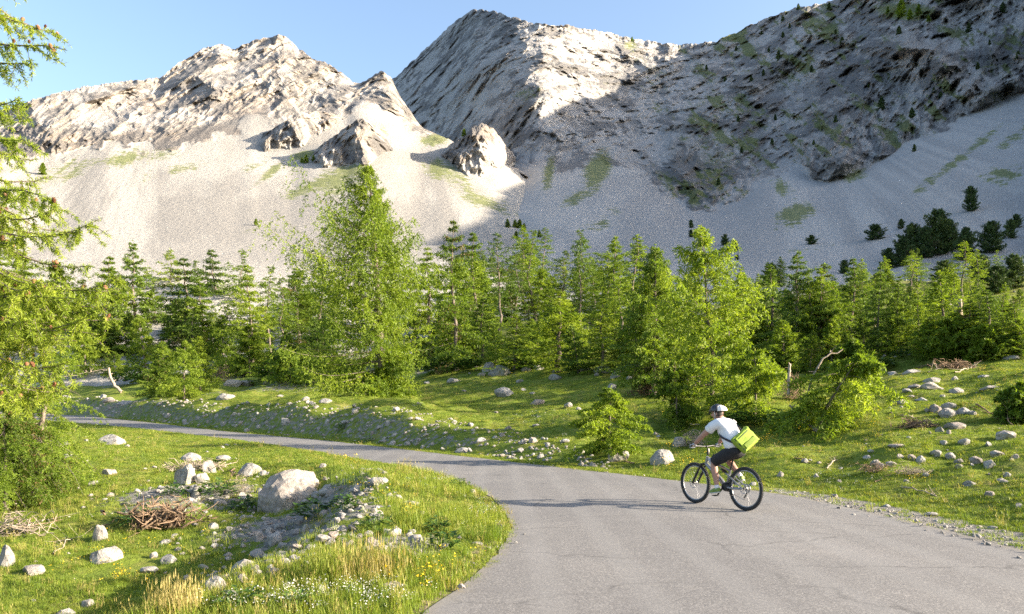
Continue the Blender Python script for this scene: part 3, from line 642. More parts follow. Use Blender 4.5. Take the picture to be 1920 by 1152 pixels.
for px, tp, bs, wf in [(1641,422,450,1.5),(1710,420,480,.9),(1760,398,480,.9),(1811,430,490,.8),(1860,418,476,1.),(1665,468,506,1.),(1582,490,515,1.),(1377,450,470,.9),(1360,440,460,1),(1297,413,428,.8),(1296,432,446,.9),(1522,443,460,1.5),(1822,352,398,.7),(1780,412,470,.9),(1735,430,485,.9),(1690,450,500,1.),(1840,480,530,1.2),(1900,480,540,1),(1905,400,425,1),(1383,478,488,1),(1770,490,530,1.3),(1870,500,550,1.2),(1895,415,450,.8),(1690,412,430,.9)]:
    tree_px('P', px, tp, bs, wf, ZS, D_['P'], 'dark pines on the scree', M_PINE, 'mountain_pine')
def mt(lst, zone, mat, wf=1.0, kind='F', desc='tiny tree', group='far trees on the mountains'):
    for px, py, h in lst:
        q = onmount(px, py)
        if q is None: continue
        place_tree(kind, q, h / F * q.y, wf, None, mat, 'mountain_tree', None, zone, desc, group)
mt([(1280 + a / 2.4, b_ / 2.4 + 5, h) for a, b_, h in [(660,30,14),(520,35,12),(355,145,11),(450,85,12),(450,160,12),(480,115,10),(430,260,18),(385,225,10),(580,310,13),(715,185,14),(975,145,16),(1290,135,18),(1330,300,14),(895,480,24),(1030,520,20),(1160,430,12),(1130,410,12),(1510,250,14),(1440,45,20),(690,145,10),(240,220,10),(310,355,11),(400,640,12),(250,535,12),(265,675,12),(415,530,12),(690,540,14),(1040,670,14),(1380,190,10),(1400,410,14),(105,305,10),(365,330,12),(190,355,10),(590,640,10),(160,820,14),(840,380,11)]], 'on the shaded cliffs at right', M_PINE, 1.1)
mt([(1690,34,34),(1722,30,22),(1706,36,20),(1665,26,14),(1740,42,14)], 'on the sunlit knoll at top right', M_LARCH, 1.0)
mt([(81,328,22),(479,425,13),(575,306,16),(588,303,12),(565,306,11),(869,254,14),(1186,78,9),(952,426,16),(965,428,15),(975,427,16),(968,446,14),(983,434,14),(1010,446,14)], 'on the sunlit scree and rocks', M_LARCH, 1.2)
def rank_labels():
    W = ['first', 'second', 'third', 'fourth', 'fifth', 'sixth', 'seventh', 'eighth', 'ninth', 'tenth', 'eleventh', 'twelfth', 'thirteenth', 'fourteenth', 'fifteenth', 'sixteenth', 'seventeenth', 'eighteenth', 'nineteenth', 'twentieth']
    T_ = ['', '', 'twenty', 'thirty', 'forty', 'fifty', 'sixty', 'seventy', 'eighty', 'ninety']
    def w(i): return W[i] if i < 20 else T_[(i + 1) // 10] + ('-' + W[(i + 1) % 10 - 1] if (i + 1) % 10 else 'th').replace('yth', 'ieth')
    by = {}
    for t in TREES: by.setdefault((t[1], t[2]), []).append(t)
    for (z, d), l in by.items():
        l.sort(key=lambda t: t[3])
        for i, t in enumerate(l):
            tag(t[0], f'{w(i)} {d} counting from the left, {z}', t[5] if len(t) > 5 else 'tree', t[4])
# the wood's filling: more larches between the ones above
rf = np.random.default_rng(21)
for lo, hi, b0, b1, n, z in [(20, 640, 590, 690, 48, ZW), (820, 1290, 500, 680, 58, ZM), (1370, 1915, 535, 668, 58, ZR)]:
    for i in range(n):
        px = lo + (hi - lo) * (i + rf.random()) / n; bs = rf.uniform(b0, b1); kd = 'LYLSYYL'[rf.integers(7)]
        q = spot(px, bs)
        if q.y > 240: continue
        H = (rf.uniform(60, 115) if bs > 590 else rf.uniform(38, 72)) * {'L': 1, 'S': 1, 'Y': .65}[kd] * q.y / F
        place_tree(kd, q, H, rf.uniform(1.15, 1.6), None, None, 'larch_tree', None, z, D_[kd], GW)

# single trees that stand out
def hero(name, base, H, label, mat=M_LARCH, rz=0.0, seed=1, wf=1.0, group=None, **kw):
    tm, cm = make_tree(seed, H, **kw)
    e = empty(name, base, rz); e.scale = (wf, wf, 1); link('trunk', tm, M_BARK, e); link('crown', cm, mat, e)
    return tag(e, label, 'tree', group)
q = hit(714, 738)
hero('larch_tree', q, 428 / F * q.y, 'big broad larch with sweeping boughs standing alone on the meadow edge', seed=11, prof=((0, .2), (.08, .23), (.25, .23), (.42, .25), (.58, .3), (.66, .27), (.72, .15), (.82, .1), (.92, .05), (1, .003)), t0=.03, nb=205, whorl=26, ntw=22, ncl=9, k=2, ln=.22, wd=.06, droop=.55, tip=.55, pitch=(-.1, .35), hang=.95, tr=.018, sway=.02, lean=(-.06, 0), twig_len=.26, jitter=.42, azb=(3.14, .38))
q = hit(1335, 776)
hero('larch_tree', q, 352 / F * q.y, 'tall dense larch with pointed top right behind the cyclist', seed=12, prof=((0, .2), (.12, .27), (.3, .25), (.45, .22), (.6, .25), (.8, .14), (.92, .06), (1, .006)), t0=.1, nb=120, whorl=18, jitter=.5, dead=.12, ntw=17, ncl=6, ln=.16, wd=.046, droop=.35, tip=.4, hang=.6, tr=.013, lean=(-.06, 0), sway=.03)
q = hit(1228, 742)
hero('larch_tree', q, 280 / F * q.y, 'larch with dry brown lower twigs beside the tall dense larch', seed=13, prof=((0, .16), (.2, .24), (.4, .23), (.6, .2), (.8, .12), (1, .01)), t0=.1, nb=95, ntw=18, ncl=6, ln=.17, wd=.045, hang=.6, tr=.014)
q = hit(1145, 856)
hero('larch_sapling', q, 128 / F * q.y, 'small dark layered larch sapling with flat boughs near the road', seed=14, prof=((0, .45), (.3, .6), (.55, .62), (.75, .35), (1, .06)), t0=.15, nb=34, ntw=14, ncl=9, ln=.1, wd=.03, droop=.3, tip=.1, pitch=(-.1, .1), hang=.4, tr=.03, mat=M_LARCH)
q = hit(1535, 808)
hero('larch_tree', q, 140 / F * q.y, 'collapsed bushy larch with drooping boughs over a dark hollow', seed=15, prof=((0, .6), (.3, .75), (.55, .7), (.8, .5), (1, .2)), t0=.16, nb=52, whorl=9, jitter=.5, ntw=15, ncl=8, ln=.14, wd=.04, droop=.75, tip=.1, pitch=(.15, .3), hang=1.0, tr=.03, dead=.32, lean=(.55, 0))
q = hit(1415, 790)
hero('larch_tree', q, 130 / F * q.y, 'low drooping larch bush between the cyclist and the collapsed larch', seed=16, prof=((0, .4), (.4, .5), (.7, .4), (1, .08)), t0=.05, nb=38, whorl=8, jitter=.5, ntw=13, ncl=8, ln=.14, wd=.04, droop=.7, hang=1.0, tr=.02, dead=.15)
q = hit(1270, 800)
hero('larch_tree', q, 120 / F * q.y, 'ragged low larch bush with dead sticks left of the cyclist', seed=17, prof=((0, .35), (.4, .42), (.7, .3), (1, .06)), t0=.05, nb=44, ntw=14, ncl=7, ln=.13, wd=.038, droop=.6, hang=.9, tr=.02, dead=.2)
q = hit(1922, 790)
hero('larch_tree', q, 70 / F * q.y, 'dark larch bough mound cut off by the right picture edge', seed=18, prof=((0, .6), (.4, .7), (.8, .4), (1, .1)), t0=.1, nb=40, ntw=14, ncl=8, ln=.12, wd=.036, droop=.5, hang=.6, tr=.03)
for i, (px, tp, bs, w_, lb) in enumerate([(345,640,748,.42,'bright young larch at the meadow corner under the leaning dead pole'), (300,672,742,.5,'low larch bush left of the leaning dead pole'), (215,660,712,.6,'low larch sprawling over the bent grey stump'), (545,655,716,.75,'wide low larch thicket left of the big broad larch'), (715,690,742,.9,'low skirt of larch boughs at the foot of the big broad larch'), (1540,560,690,.34,'deep green dense larch in front of the wood right of the cyclist'), (1600,640,705,.6,'dark low larch behind the collapsed larch'), (1790,590,672,.5,'dark green spreading larch on the rise at right'), (1845,610,672,.55,'leaning larch with wide boughs beside a broken pale trunk')]):
    q = hit(px, bs)
    hero('larch_tree', q, (bs - tp) / F * q.y, lb, seed=60 + i, rz=i, prof=((0, w_ * .8), (.3, w_), (.6, w_ * .75), (.85, w_ * .35), (1, .02)), t0=.05, nb=50, jitter=.45, whorl=12, ntw=12, ncl=7, ln=.2, wd=.06, droop=.4, tip=.3, hang=.6, tr=.016)

# the larch at the left edge: close to the camera, hung with cones
def near_larch():
    rg = np.random.default_rng(5); wood = Geo(); nd = Needles(rg); cones = []
    d0 = 5.6; X0 = (-95 - CX) / F * d0; g = float(ground(np.array([X0]), np.array([d0]))[0])
    tz = np.linspace(g - .1, 7.4, 20); TP = np.stack([X0 + .05 * np.sin(tz * 1.3), d0 + .05 * np.cos(tz), tz], 1)
    V, Fq = tube(TP, np.linspace(.1, .03, 20), 9); wood.add(V, Fq)
    tips = [(58,-30),(20,-60),(132,92),(95,60),(60,110),(40,40),(30,186),(52,205),(66,300),(48,262),(90,338),(112,385),(100,372),(184,418),(150,430),(128,400),(212,520),(232,548),(224,600),(205,575),(180,625),(150,640),(122,600),(82,520),(60,470),(40,560),(92,660),(132,690),(50,640),(20,600),(30,690),(72,700),(112,722),(10,660),(170,500),(140,560),(30,450),(90,450),(60,600),(10,520),(110,520),(160,590),(190,540),(40,730),(80,748),(140,715),(10,720),(100,620),(60,560)]
    for i, (px, py) in enumerate(tips):
        d = d0 + rg.uniform(-.75, .7); tip = np.array([(px - CX) / F * d, d, CAMZ + (HY - py) / F * d])
        L = math.hypot(tip[0] - X0, tip[1] - d0); st = np.array([X0, d0, tip[2] + rg.uniform(-.05, .3) * L + .05])
        s = np.linspace(0, 1, 12)[:, None]; bow = rg.uniform(-.05, .22) * L
        P = st * (1 - s) + tip * s; P[:, 2] -= bow * np.sin(s[:, 0] * np.pi) * s[:, 0]; P += np.cumsum(rg.normal(size=P.shape) * .006, 0)
        V, Fq = tube(P, np.linspace(.012, .0025, 12), 5); wood.add(V, Fq)
        tint = rg.uniform(.5, .78)
        nd.along(P[2:], int(L * 95), .036, .0055, tint, 1.5, 4)
        m = int(L * 19)
        for j in range(m):
            u = rg.uniform(.2, 1); q = np.array([np.interp(u * 11, np.arange(12), P[:, c]) for c in range(3)])
            tl = rg.uniform(.07, .27) * (1.15 - .5 * u); a = rg.uniform(0, 6.28)
            dn = np.array([math.cos(a) * .55 + .25, math.sin(a) * .55, -rg.uniform(.4, 1.2)]); dn /= np.linalg.norm(dn)
            Q = np.stack([q, q + dn * tl * .5 + rg.normal(size=3) * .008, q + dn * tl + [0, 0, -.06 * tl]])
            V, Fq = tube(Q, [.0028, .002, .001], 3); wood.add(V, Fq)
            nd.along(Q, int(tl * 105) + 3, .034, .0055, tint + rg.normal() * .06, 1.35, 5)
            if rg.random() < .11: cones.append((Q[rg.integers(0, 2)] + np.array([0, -.01, .012]), rg.uniform(.8, 1.3)))
        if i % 3 == 0:
            for j in range(2):
                u = rg.uniform(.3, .95); q = np.array([np.interp(u * 11, np.arange(12), P[:, c]) for c in range(3)]); cones.append((q + np.array([0, -.01, .015]), rg.uniform(.9, 1.4)))
    e = empty('larch_tree', (X0, d0, g)); off = np.array([X0, d0, g])
    wood.V = [v - off for v in wood.V]; nd.p = [p - off for p in nd.p]
    link('trunk', wood.mesh('trunk'), M_BARK, e); link('crown', nd.mesh('crown'), M_LARCH, e)
    # one larch cone: overlapping scales in rings
    G = Geo()
    for r in range(5):
        zc = .004 + r * .0052; rad = (.0085, .0115, .0118, .0095, .0055)[r]
        for k in range(7):
            a = (k + r * .5) * 2 * np.pi / 7; c, s_ = math.cos(a), math.sin(a); w = .0052
            G.add(np.array([[c * rad * .5 - s_ * w, s_ * rad * .5 + c * w, zc - .003], [c * rad * .5 + s_ * w, s_ * rad * .5 - c * w, zc - .003], [c * rad * 1.15 + s_ * w * .7, s_ * rad * 1.15 - c * w * .7, zc + .007], [c * rad * 1.15 - s_ * w * .7, s_ * rad * 1.15 + c * w * .7, zc + .007]]), [[0, 1, 2, 3]])
    V, Fq = tube([[0, 0, 0], [0, 0, .012], [0, 0, .026], [0, 0, .031]], [.004, .009, .007, .001], 6); G.add(V, Fq)
    cmesh = G.mesh('larch_cone', False)
    b = NB('cone_scales'); cmat = b.principled(b.ramp(b.orand(), [(0, (.13, .06, .035)), (.5, (.22, .105, .055)), (1, (.27, .16, .085))]), .8)
    cmesh.materials.append(cmat)
    vis = [c for c in cones if c[0][0] / c[0][1] * F + CX > -10][:190]
    for p, s in vis:
        link('larch_cone', cmesh, None, e, Vector(p - off), (rg.uniform(-.7, .7), rg.uniform(-.7, .7), rg.uniform(0, 6)), s * .95)
    tag(e, 'close larch hung with brown cones reaching in from the left edge', 'tree')
near_larch()
q = hit(62, 925)
hero('larch_tree', q, 290 / F * q.y, 'leaning pale-trunked larch with drooping boughs in the left foreground', seed=31, prof=((0, .38), (.15, .48), (.35, .5), (.55, .3), (.8, .2), (1, .05)), t0=.1, nb=64, ntw=15, ncl=11, k=3, ln=.075, wd=.018, droop=.9, tip=.1, pitch=(-.2, .1), hang=1.1, tr=.026, lean=(.16, 0), dead=.25)
q = hit(10, 960)
hero('larch_tree', q, 190 / F * q.y, 'low sprawling larch bough heap at the lower left edge', seed=32, prof=((0, .7), (.4, .7), (.8, .4), (1, .1)), t0=.05, nb=56, ntw=14, ncl=11, k=3, ln=.075, wd=.022, droop=.9, tip=.1, pitch=(.1, .1), hang=1.0, tr=.025, dead=.2)

# ------------------------------------------------------------------ rocks
def mat_rock():
    b = NB('pale_limestone'); p = b.pos()
    n = b.noise(5, 6, .7, p); n2 = b.noise(28, 5, .7, p)
    c = b.ramp(n, [(.28, (.12, .112, .102)), (.45, (.28, .262, .24)), (.62, (.4, .38, .35)), (.8, (.48, .46, .43))])
    c = b.mix(b.mr(b.orand(), .55, .95, 0, .45), c, (.28, .21, .165))
    v = b.n('ShaderNodeTexVoronoi', {'Vector': p, 'Scale': 7.0}, feature='DISTANCE_TO_EDGE').outputs['Distance']
    c = b.mix(b.mr(v, 0, .025, .2, 0), c, (.12, .112, .1))
    c = b.mix(b.mr(n2, .55, .72, 0, .55), c, (.1, .097, .085))
    c = b.mix(b.mr(b.noise(2.5, 5, .7, p), .55, .7, 0, .5), c, (.2, .175, .13))
    h = b.math('ADD', n2, b.math('MULTIPLY', n, 1.5))
    return b.principled(c, .95, b.bump(b.math('ADD', h, b.mr(v, 0, .04, 0, .15)), .7, .05), .15)
M_ROCK = mat_rock()
def rock_mesh(seed, sub=3, cuts=11, flat=.75, rough=.1):
    rg = np.random.default_rng(seed); bm = bmesh.new(); bmesh.ops.create_icosphere(bm, subdivisions=sub, radius=1.0)
    V = np.array([v.co[:] for v in bm.verts])
    for c in range(cuts):
        n = rg.normal(size=3); n /= np.linalg.norm(n); o = rg.uniform(.5, .82); d = V @ n - o; V = V - np.outer(np.clip(d, 0, None), n) * .93
    V += V * (rough * fbm(V[:, 0] * 1.7 + seed, V[:, 1] * 1.7, V[:, 2] * 1.7, 4) + .35 * rough * ridged(V[:, 0] * 3 + seed, V[:, 1] * 3, V[:, 2] * 5, 3))[:, None]
    V -= .5 * (V.max(0) + V.min(0)); V /= .5 * (V.max(0) - V.min(0)); V[:, 2] = np.where(V[:, 2] < -.55, -.55 + (V[:, 2] + .55) * .3, V[:, 2])
    for v, c in zip(bm.verts, V): v.co = c
    me = bpy.data.meshes.new('rock'); bm.to_mesh(me); bm.free()
    me.materials.append(M_ROCK)
    return me
RM = [rock_mesh(i, 3, 7 + i % 5, rough=.12) for i in range(12)]
RBIG = [rock_mesh(50 + i, 4, (5, 9, 9)[i], rough=(.12, .16, .16)[i]) for i in range(3)]
ROCKS = []
def rock_px(px, py, w, h, zone, mesh=None, label=None, deep=.22, yaw=None, squash=1.0):
    q = hit(px, py); m = q.y / F; hw, hh = w * m / 2, h * m / 2
    me = mesh or RM[random.randrange(12)]
    rz = random.uniform(-.5, .5) + random.choice((0, math.pi)) if yaw is None else yaw
    dp = min(hw * random.uniform(.75, 1.1), hh * 3)
    o = link('rock', me, None, None, (q.x, q.y + dp * .55, q.z + hh * .26), (random.uniform(-.12, .12), random.uniform(-.12, .12), rz), (hw * 1.05, dp, hh * 1.45 * squash))
    if label: tag(o, label, 'rock')
    else: ROCKS.append((o, zone, 'pale rock', px, 'rocks ' + zone, 'rock'))
    return o
Z1, Z2, Z3, Z4, Z5 = 'on the sunny meadow', 'on the stony bank above the far road', 'on the grassy bank right of the cyclist', 'in the grass left of the bend', 'under the wood at the meadow corner'
for a in [(890,690,14,9),(904,705,16,7),(851,717,28,10),(1042,713,25,13),(976,717,16,7),(945,743,38,20),(982,733,11,6),(998,739,12,5),(1007,759,30,12),(1066,763,16,10),(1085,769,10,7),(1005,800,16,6),(1026,835,12,6),(977,848,14,9),(1014,859,12,9),(955,861,12,8),(1273,838,26,22),(1098,697,24,11),(1132,699,36,14),(1161,698,20,8),(1154,709,20,14),(987,696,20,12),(1010,694,22,12),(1147,731,20,14),(608,756,24,10),(1040,700,14,8),(870,735,10,5),(1120,705,12,7),(930,775,8,4),(800,720,12,6),(1180,712,12,8)]: rock_px(*a, Z1)
rock_px(938, 705, 46, 25, Z1, RBIG[1], 'rounded tan boulder at the back of the meadow below the wood')
rock_px(916, 696, 24, 20, Z1, RM[3], 'grey rock leaning behind the rounded tan boulder')
rock_px(1160, 864, 40, 23, Z1, RBIG[2], 'low grey boulder by the road, left of the pointed one')
rock_px(1244, 870, 44, 32, Z1, RBIG[0], 'pointed tan boulder on the road edge in front of the cyclist')
for a in [(533,797,22,16),(476,790,14,8),(440,779,10,7),(405,783,9,9),(316,783,16,9),(346,793,12,9),(370,787,9,7),(451,796,9,8),(500,794,9,6),(541,794,10,6),(583,789,9,7),(613,795,10,11),(644,795,14,8),(713,803,18,7),(728,797,12,9),(698,816,8,9),(653,815,9,10),(720,826,8,8),(419,798,14,9),(484,803,12,8),(565,800,10,7),(675,808,10,7),(740,818,12,8),(760,815,9,7),(785,828,10,8),(812,835,9,6),(900,830,22,11),(941,818,10,8),(1000,830,18,12),(330,788,8,6),(390,793,8,6),(513,803,8,6),(597,806,9,6),(630,808,8,6),(690,795,9,6),(770,800,9,7),(835,815,10,6),(860,838,10,7)]: rock_px(*a, Z2)
for a in [(1750,731,42,17),(1750,716,32,10),(1718,728,22,9),(1705,736,18,9),(1709,746,16,6),(1692,757,16,10),(1733,752,24,8),(1768,745,10,6),(1792,713,12,9),(1796,737,26,12),(1759,774,26,19),(1809,776,22,14),(1824,778,16,9),(1740,772,10,8),(1796,804,36,14),(1890,824,34,20),(1810,834,20,14),(1780,814,8,10),(1771,834,14,10),(1685,840,30,9),(1757,856,20,14),(1785,862,18,16),(1800,870,16,12),(1801,878,14,8),(1834,870,20,16),(1860,876,22,16),(1874,856,22,12),(1855,835,12,8),(1890,748,22,12),(1900,673,26,8),(1643,872,18,12),(1653,878,18,12),(1672,874,20,10),(1690,860,14,10),(1711,864,14,14),(1728,868,16,16),(1737,894,12,10),(1532,896,10,9),(1464,894,12,12),(1822,912,24,12),(1712,700,44,9),(1678,703,20,8),(1650,698,18,9),(1848,707,20,5),(1862,730,36,9),(1914,952,14,10),(1890,894,14,10),(1600,700,14,8),(1905,860,14,10),(1880,905,18,10),(1858,930,16,10),(1700,905,10,7),(1575,905,9,6)]: rock_px(*a, Z3)
rock_px(1782, 781, 40, 19, Z3, RBIG[0], 'front rock of the cluster of three on the right bank')
rock_px(1783, 766, 30, 14, Z3, RBIG[1], 'top rock of the cluster of three on the right bank')
for a in [(352,864,34,18),(390,886,26,26),(374,907,30,24),(462,894,42,30),(418,864,30,12),(365,934,20,30),(206,834,46,22),(184,1014,26,36),(193,1054,54,30),(287,1046,14,12),(315,1058,30,20),(276,1074,34,11),(57,1077,44,18),(8,1062,28,46),(161,1137,24,14),(118,1156,34,14),(481,1044,32,16),(481,1014,22,20),(512,1022,34,24),(523,992,20,12),(556,1002,22,12),(529,1030,22,14),(503,1000,16,14),(398,1094,16,14),(398,1110,38,30),(424,1092,24,16),(452,1092,24,18),(430,1124,28,20),(382,1098,14,12),(347,1087,12,10),(622,1010,20,14),(608,970,20,16),(600,1117,22,22),(202,890,26,12),(641,997,20,14),(630,982,16,14),(725,1004,20,14),(707,907,40,14),(669,922,30,16),(655,952,24,20),(766,950,36,12),(665,1100,12,10),(634,1112,16,9),(731,1106,60,16),(690,1118,20,8),(895,1022,20,6),(812,1058,14,8),(752,1032,16,8),(560,985,14,10),(585,1000,12,9),(575,975,12,9),(540,975,14,9),(680,985,12,9),(700,960,14,8),(745,935,18,8),(790,965,14,7),(860,1010,12,6),(470,960,18,14),(455,935,16,14),(485,925,14,12)]: rock_px(*a, Z4)
rock_px(540, 950, 124, 96, Z4, RBIG[0], 'largest boulder, grey and rounded, in the grass inside the bend', yaw=.4, squash=.8)
rock_px(341, 909, 38, 46, Z4, RBIG[2], 'upright pale block above the tangled root left of the bend')
for a in [(201,754,22,11),(192,746,12,8),(230,759,38,9),(181,770,24,8),(434,724,34,14),(462,724,30,12),(420,750,36,14),(524,744,14,5),(460,704,16,6),(275,690,22,14),(640,700,18,10),(170,700,20,12),(500,720,16,8),(300,760,16,7)]: rock_px(*a, Z5)
TREES += ROCKS

# ------------------------------------------------------------------ grass, flowers, gravel (uncountable), scattered over the ground
HID = bpy.data.collections.new('scatter_sources')          # not linked to the scene: only instanced from
def scatter(name, P, scale, rot, idx, sources, label=None):
    me = bpy.data.meshes.new(name); me.vertices.add(len(P)); me.vertices.foreach_set('co', np.asarray(P, np.float32).ravel())
    a = me.attributes.new('scl', 'FLOAT_VECTOR', 'POINT'); a.data.foreach_set('vector', np.asarray(scale, np.float32).ravel())
    a = me.attributes.new('rot', 'FLOAT_VECTOR', 'POINT'); a.data.foreach_set('vector', np.asarray(rot, np.float32).ravel())
    a = me.attributes.new('idx', 'INT', 'POINT'); a.data.foreach_set('value', np.asarray(idx, np.int32))
    me.update(); o = link(name, me)
    col = bpy.data.collections.new(name + '_sources')
    for i, (sm_) in enumerate(sources):
        so = bpy.data.objects.new('%s_source_%02d' % (name, i), sm_); col.objects.link(so)
    ng = bpy.data.node_groups.new(name, 'GeometryNodeTree')
    ng.interface.new_socket('Geometry', in_out='INPUT', socket_type='NodeSocketGeometry'); ng.interface.new_socket('Geometry', in_out='OUTPUT', socket_type='NodeSocketGeometry')
    N = ng.nodes.new; L = ng.links.new
    gi, go = N('NodeGroupInput'), N('NodeGroupOutput'); ip = N('GeometryNodeInstanceOnPoints'); ci = N('GeometryNodeCollectionInfo')
    ci.inputs['Collection'].default_value = col; ci.inputs['Separate Children'].default_value = True; ci.inputs['Reset Children'].default_value = True
    def at(nm, ty):
        n = N('GeometryNodeInputNamedAttribute'); n.data_type = ty; n.inputs['Name'].default_value = nm; return n.outputs['Attribute']
    ip.inputs['Pick Instance'].default_value = True
    L(gi.outputs[0], ip.inputs['Points']); L(ci.outputs[0], ip.inputs['Instance']); L(at('idx', 'INT'), ip.inputs['Instance Index'])
    L(at('rot', 'FLOAT_VECTOR'), ip.inputs['Rotation']); L(at('scl', 'FLOAT_VECTOR'), ip.inputs['Scale']); L(ip.outputs[0], go.inputs[0])
    m = o.modifiers.new('scatter', 'NODES'); m.node_group = ng
    return tag(o, label, None, None, 'stuff')
def mat_blade(name, stops, trans=.4):
    b = NB(name); v = b.math('ADD', b.math('MULTIPLY', b.orand(), .55), b.math('MULTIPLY', b.noise(.35, 4, .6, b.pos()), .6))
    c = b.ramp(b.math('SUBTRACT', v, .08), stops)
    c = b.mix(b.mr(b.attr('tipv'), .55, 1, 0, .35), c, (.3, .27, .09))
    return b.leafy(c, trans, b.mix(1, c, (1.2, 1.2, .5), 'MULTIPLY'), .5)
M_GRASS = mat_blade('meadow_grass', [(.15, (.09, .15, .015)), (.4, (.155, .225, .024)), (.64, (.235, .28, .038)), (.86, (.36, .325, .09))])
M_STRAW = mat_blade('dry_grass', [(.1, (.2, .2, .045)), (.5, (.33, .27, .09)), (.9, (.42, .34, .15))])
def blades(seed, n, h, spread, w, curve=.5, up=.0, seeds=False):
    rg = np.random.default_rng(seed); Vs, Fs, tv = [], [], []
    for i in range(n):
        a, r = rg.uniform(0, 6.28), spread * math.sqrt(rg.random()); b0 = np.array([math.cos(a) * r, math.sin(a) * r, -.02])
        hh = h * rg.uniform(.45, 1.15); la = rg.uniform(0, 6.28); cu = curve * rg.uniform(.2, 1.2) * hh; d = np.array([math.cos(la), math.sin(la), 0]); s = np.array([-d[1], d[0], 0]) * w * rg.uniform(.6, 1.3)
        p1 = b0 + d * cu * .3 + [0, 0, hh * .55]; p2 = b0 + d * cu + [0, 0, hh * (1 - .25 * curve)]
        k = len(Vs) * 5; Vs.append(np.stack([b0 - s, b0 + s, p1 + s * .75, p1 - s * .75, p2])); Fs += [[k, k + 1, k + 2, k + 3], [k + 3, k + 2, k + 4, k + 4]]; tv += [0, 0, .5, .5, 1]
        if seeds and rg.random() < .7:
            k = len(Vs) * 5; e = d * .3 * w + [0, 0, h * .16]; sw = s * 1.8
            Vs.append(np.stack([p2 - e * .3, p2 + sw, p2 + e, p2 - sw, p2 - e * .3])); Fs += [[k, k + 1, k + 2, k + 3]]; tv += [1] * 5
    V = np.vstack(Vs); me = bpy.data.meshes.new('grass'); me.from_pydata(V.tolist(), [], [f if f[2] != f[3] else f[:3] for f in Fs])
    at = me.attributes.new('tipv', 'FLOAT', 'POINT'); at.data.foreach_set('value', np.array(tv, np.float32)); me.update(); return me
def mm(me, m): me.materials.append(m); return me
def field(n, y0, y1, az=.78, pw=1.0, seed=3):
    """random ground points in front of the camera, denser near"""
    rg = np.random.default_rng(seed); u = rg.random(n)
    y = (y0 ** pw + u * (y1 ** pw - y0 ** pw)) ** (1 / pw); x = rg.uniform(-az, az, n) * y
    z, dl, dr = ground(x, y, True); return rg, x, y, z, dl, dr
SRC = [mm(blades(i, 26, .1, .09, .0035, .7), M_GRASS) for i in range(5)] + [mm(blades(10 + i, 16, .2, .07, .0035, .5), M_GRASS) for i in range(3)] + [mm(blades(20 + i, 12, .26, .06, .003, .35, 0, True), M_STRAW) for i in range(2)]
def build_grass():
    rg, x, y, z, dl, dr = field(125000, 4.2, 80, .8, .42)
    out = np.maximum(dl, dr); nz = fbm(x * .35, y * .35, 2.7, 3); rubz = np.zeros(len(x))
    for mx, my, mr, mh in MOUND: rubz = np.maximum(rubz, np.exp(-(((x - mx) ** 2 + (y - my) ** 2) / (mr * .75) ** 2)))
    bank = (dr > .9) & (dr < 3.6) & (x + .25 * (y - 22) < 2.5)
    gravel = (dr > -.2) & (dr < .9) & (x > 4.8)
    keep = (out > -.1 + .2 * rg.random(len(x)) + .12 * nz) & ~(gravel & (rg.random(len(x)) < .85)) & ~((rubz > .45) & (rg.random(len(x)) < .9 * rubz + .05)) & ~(bank & (rg.random(len(x)) < .42 + .5 * nz)) & (nz > -.75 + .1 * rg.random(len(x)))
    slp = (dl > 1.9) & (dl < 4.6) & (y < 20) & (y > 8)
    keep &= ~(slp & (rg.random(len(x)) < .5 + .6 * nz))
    keep &= ~((dr > 40) & (rg.random(len(x)) < .5))
    x, y, z, dl, dr, nz = [a[keep] for a in (x, y, z, dl, dr, nz)]; n = len(x)
    sc = np.clip(.75 + (y - 8) * .028, .75, 2.5) * rg.uniform(.7, 1.35, n)
    left = dl > 0
    hs = np.where(left, .8 + .5 * nz, .62 + .3 * nz) * np.where((dr > 0) & (dr < 1.2), 1.3, 1); hs = np.clip(hs, .35, 2) / np.clip(1 + (y - 14) * .02, 1, 2.0)
    idx = rg.integers(0, 5, n); tall = rg.random(n) < np.where(left & (y < 22), np.where((dl < 2.6) & (nz > -.1), .5, .2), .05); idx[tall] = 5 + rg.integers(0, 3, tall.sum())
    dry = rg.random(n) < np.where(left & (y < 22), .035, .012); idx[dry] = 8 + rg.integers(0, 2, dry.sum())
    rot = np.stack([rg.normal(size=n) * .1, rg.normal(size=n) * .1, rg.uniform(0, 6.28, n)], 1)
    scatter('grass', np.stack([x, y, z], 1), np.stack([sc, sc, sc * hs], 1), rot, idx, SRC, 'short green grass covering the meadow and road banks')
build_grass()
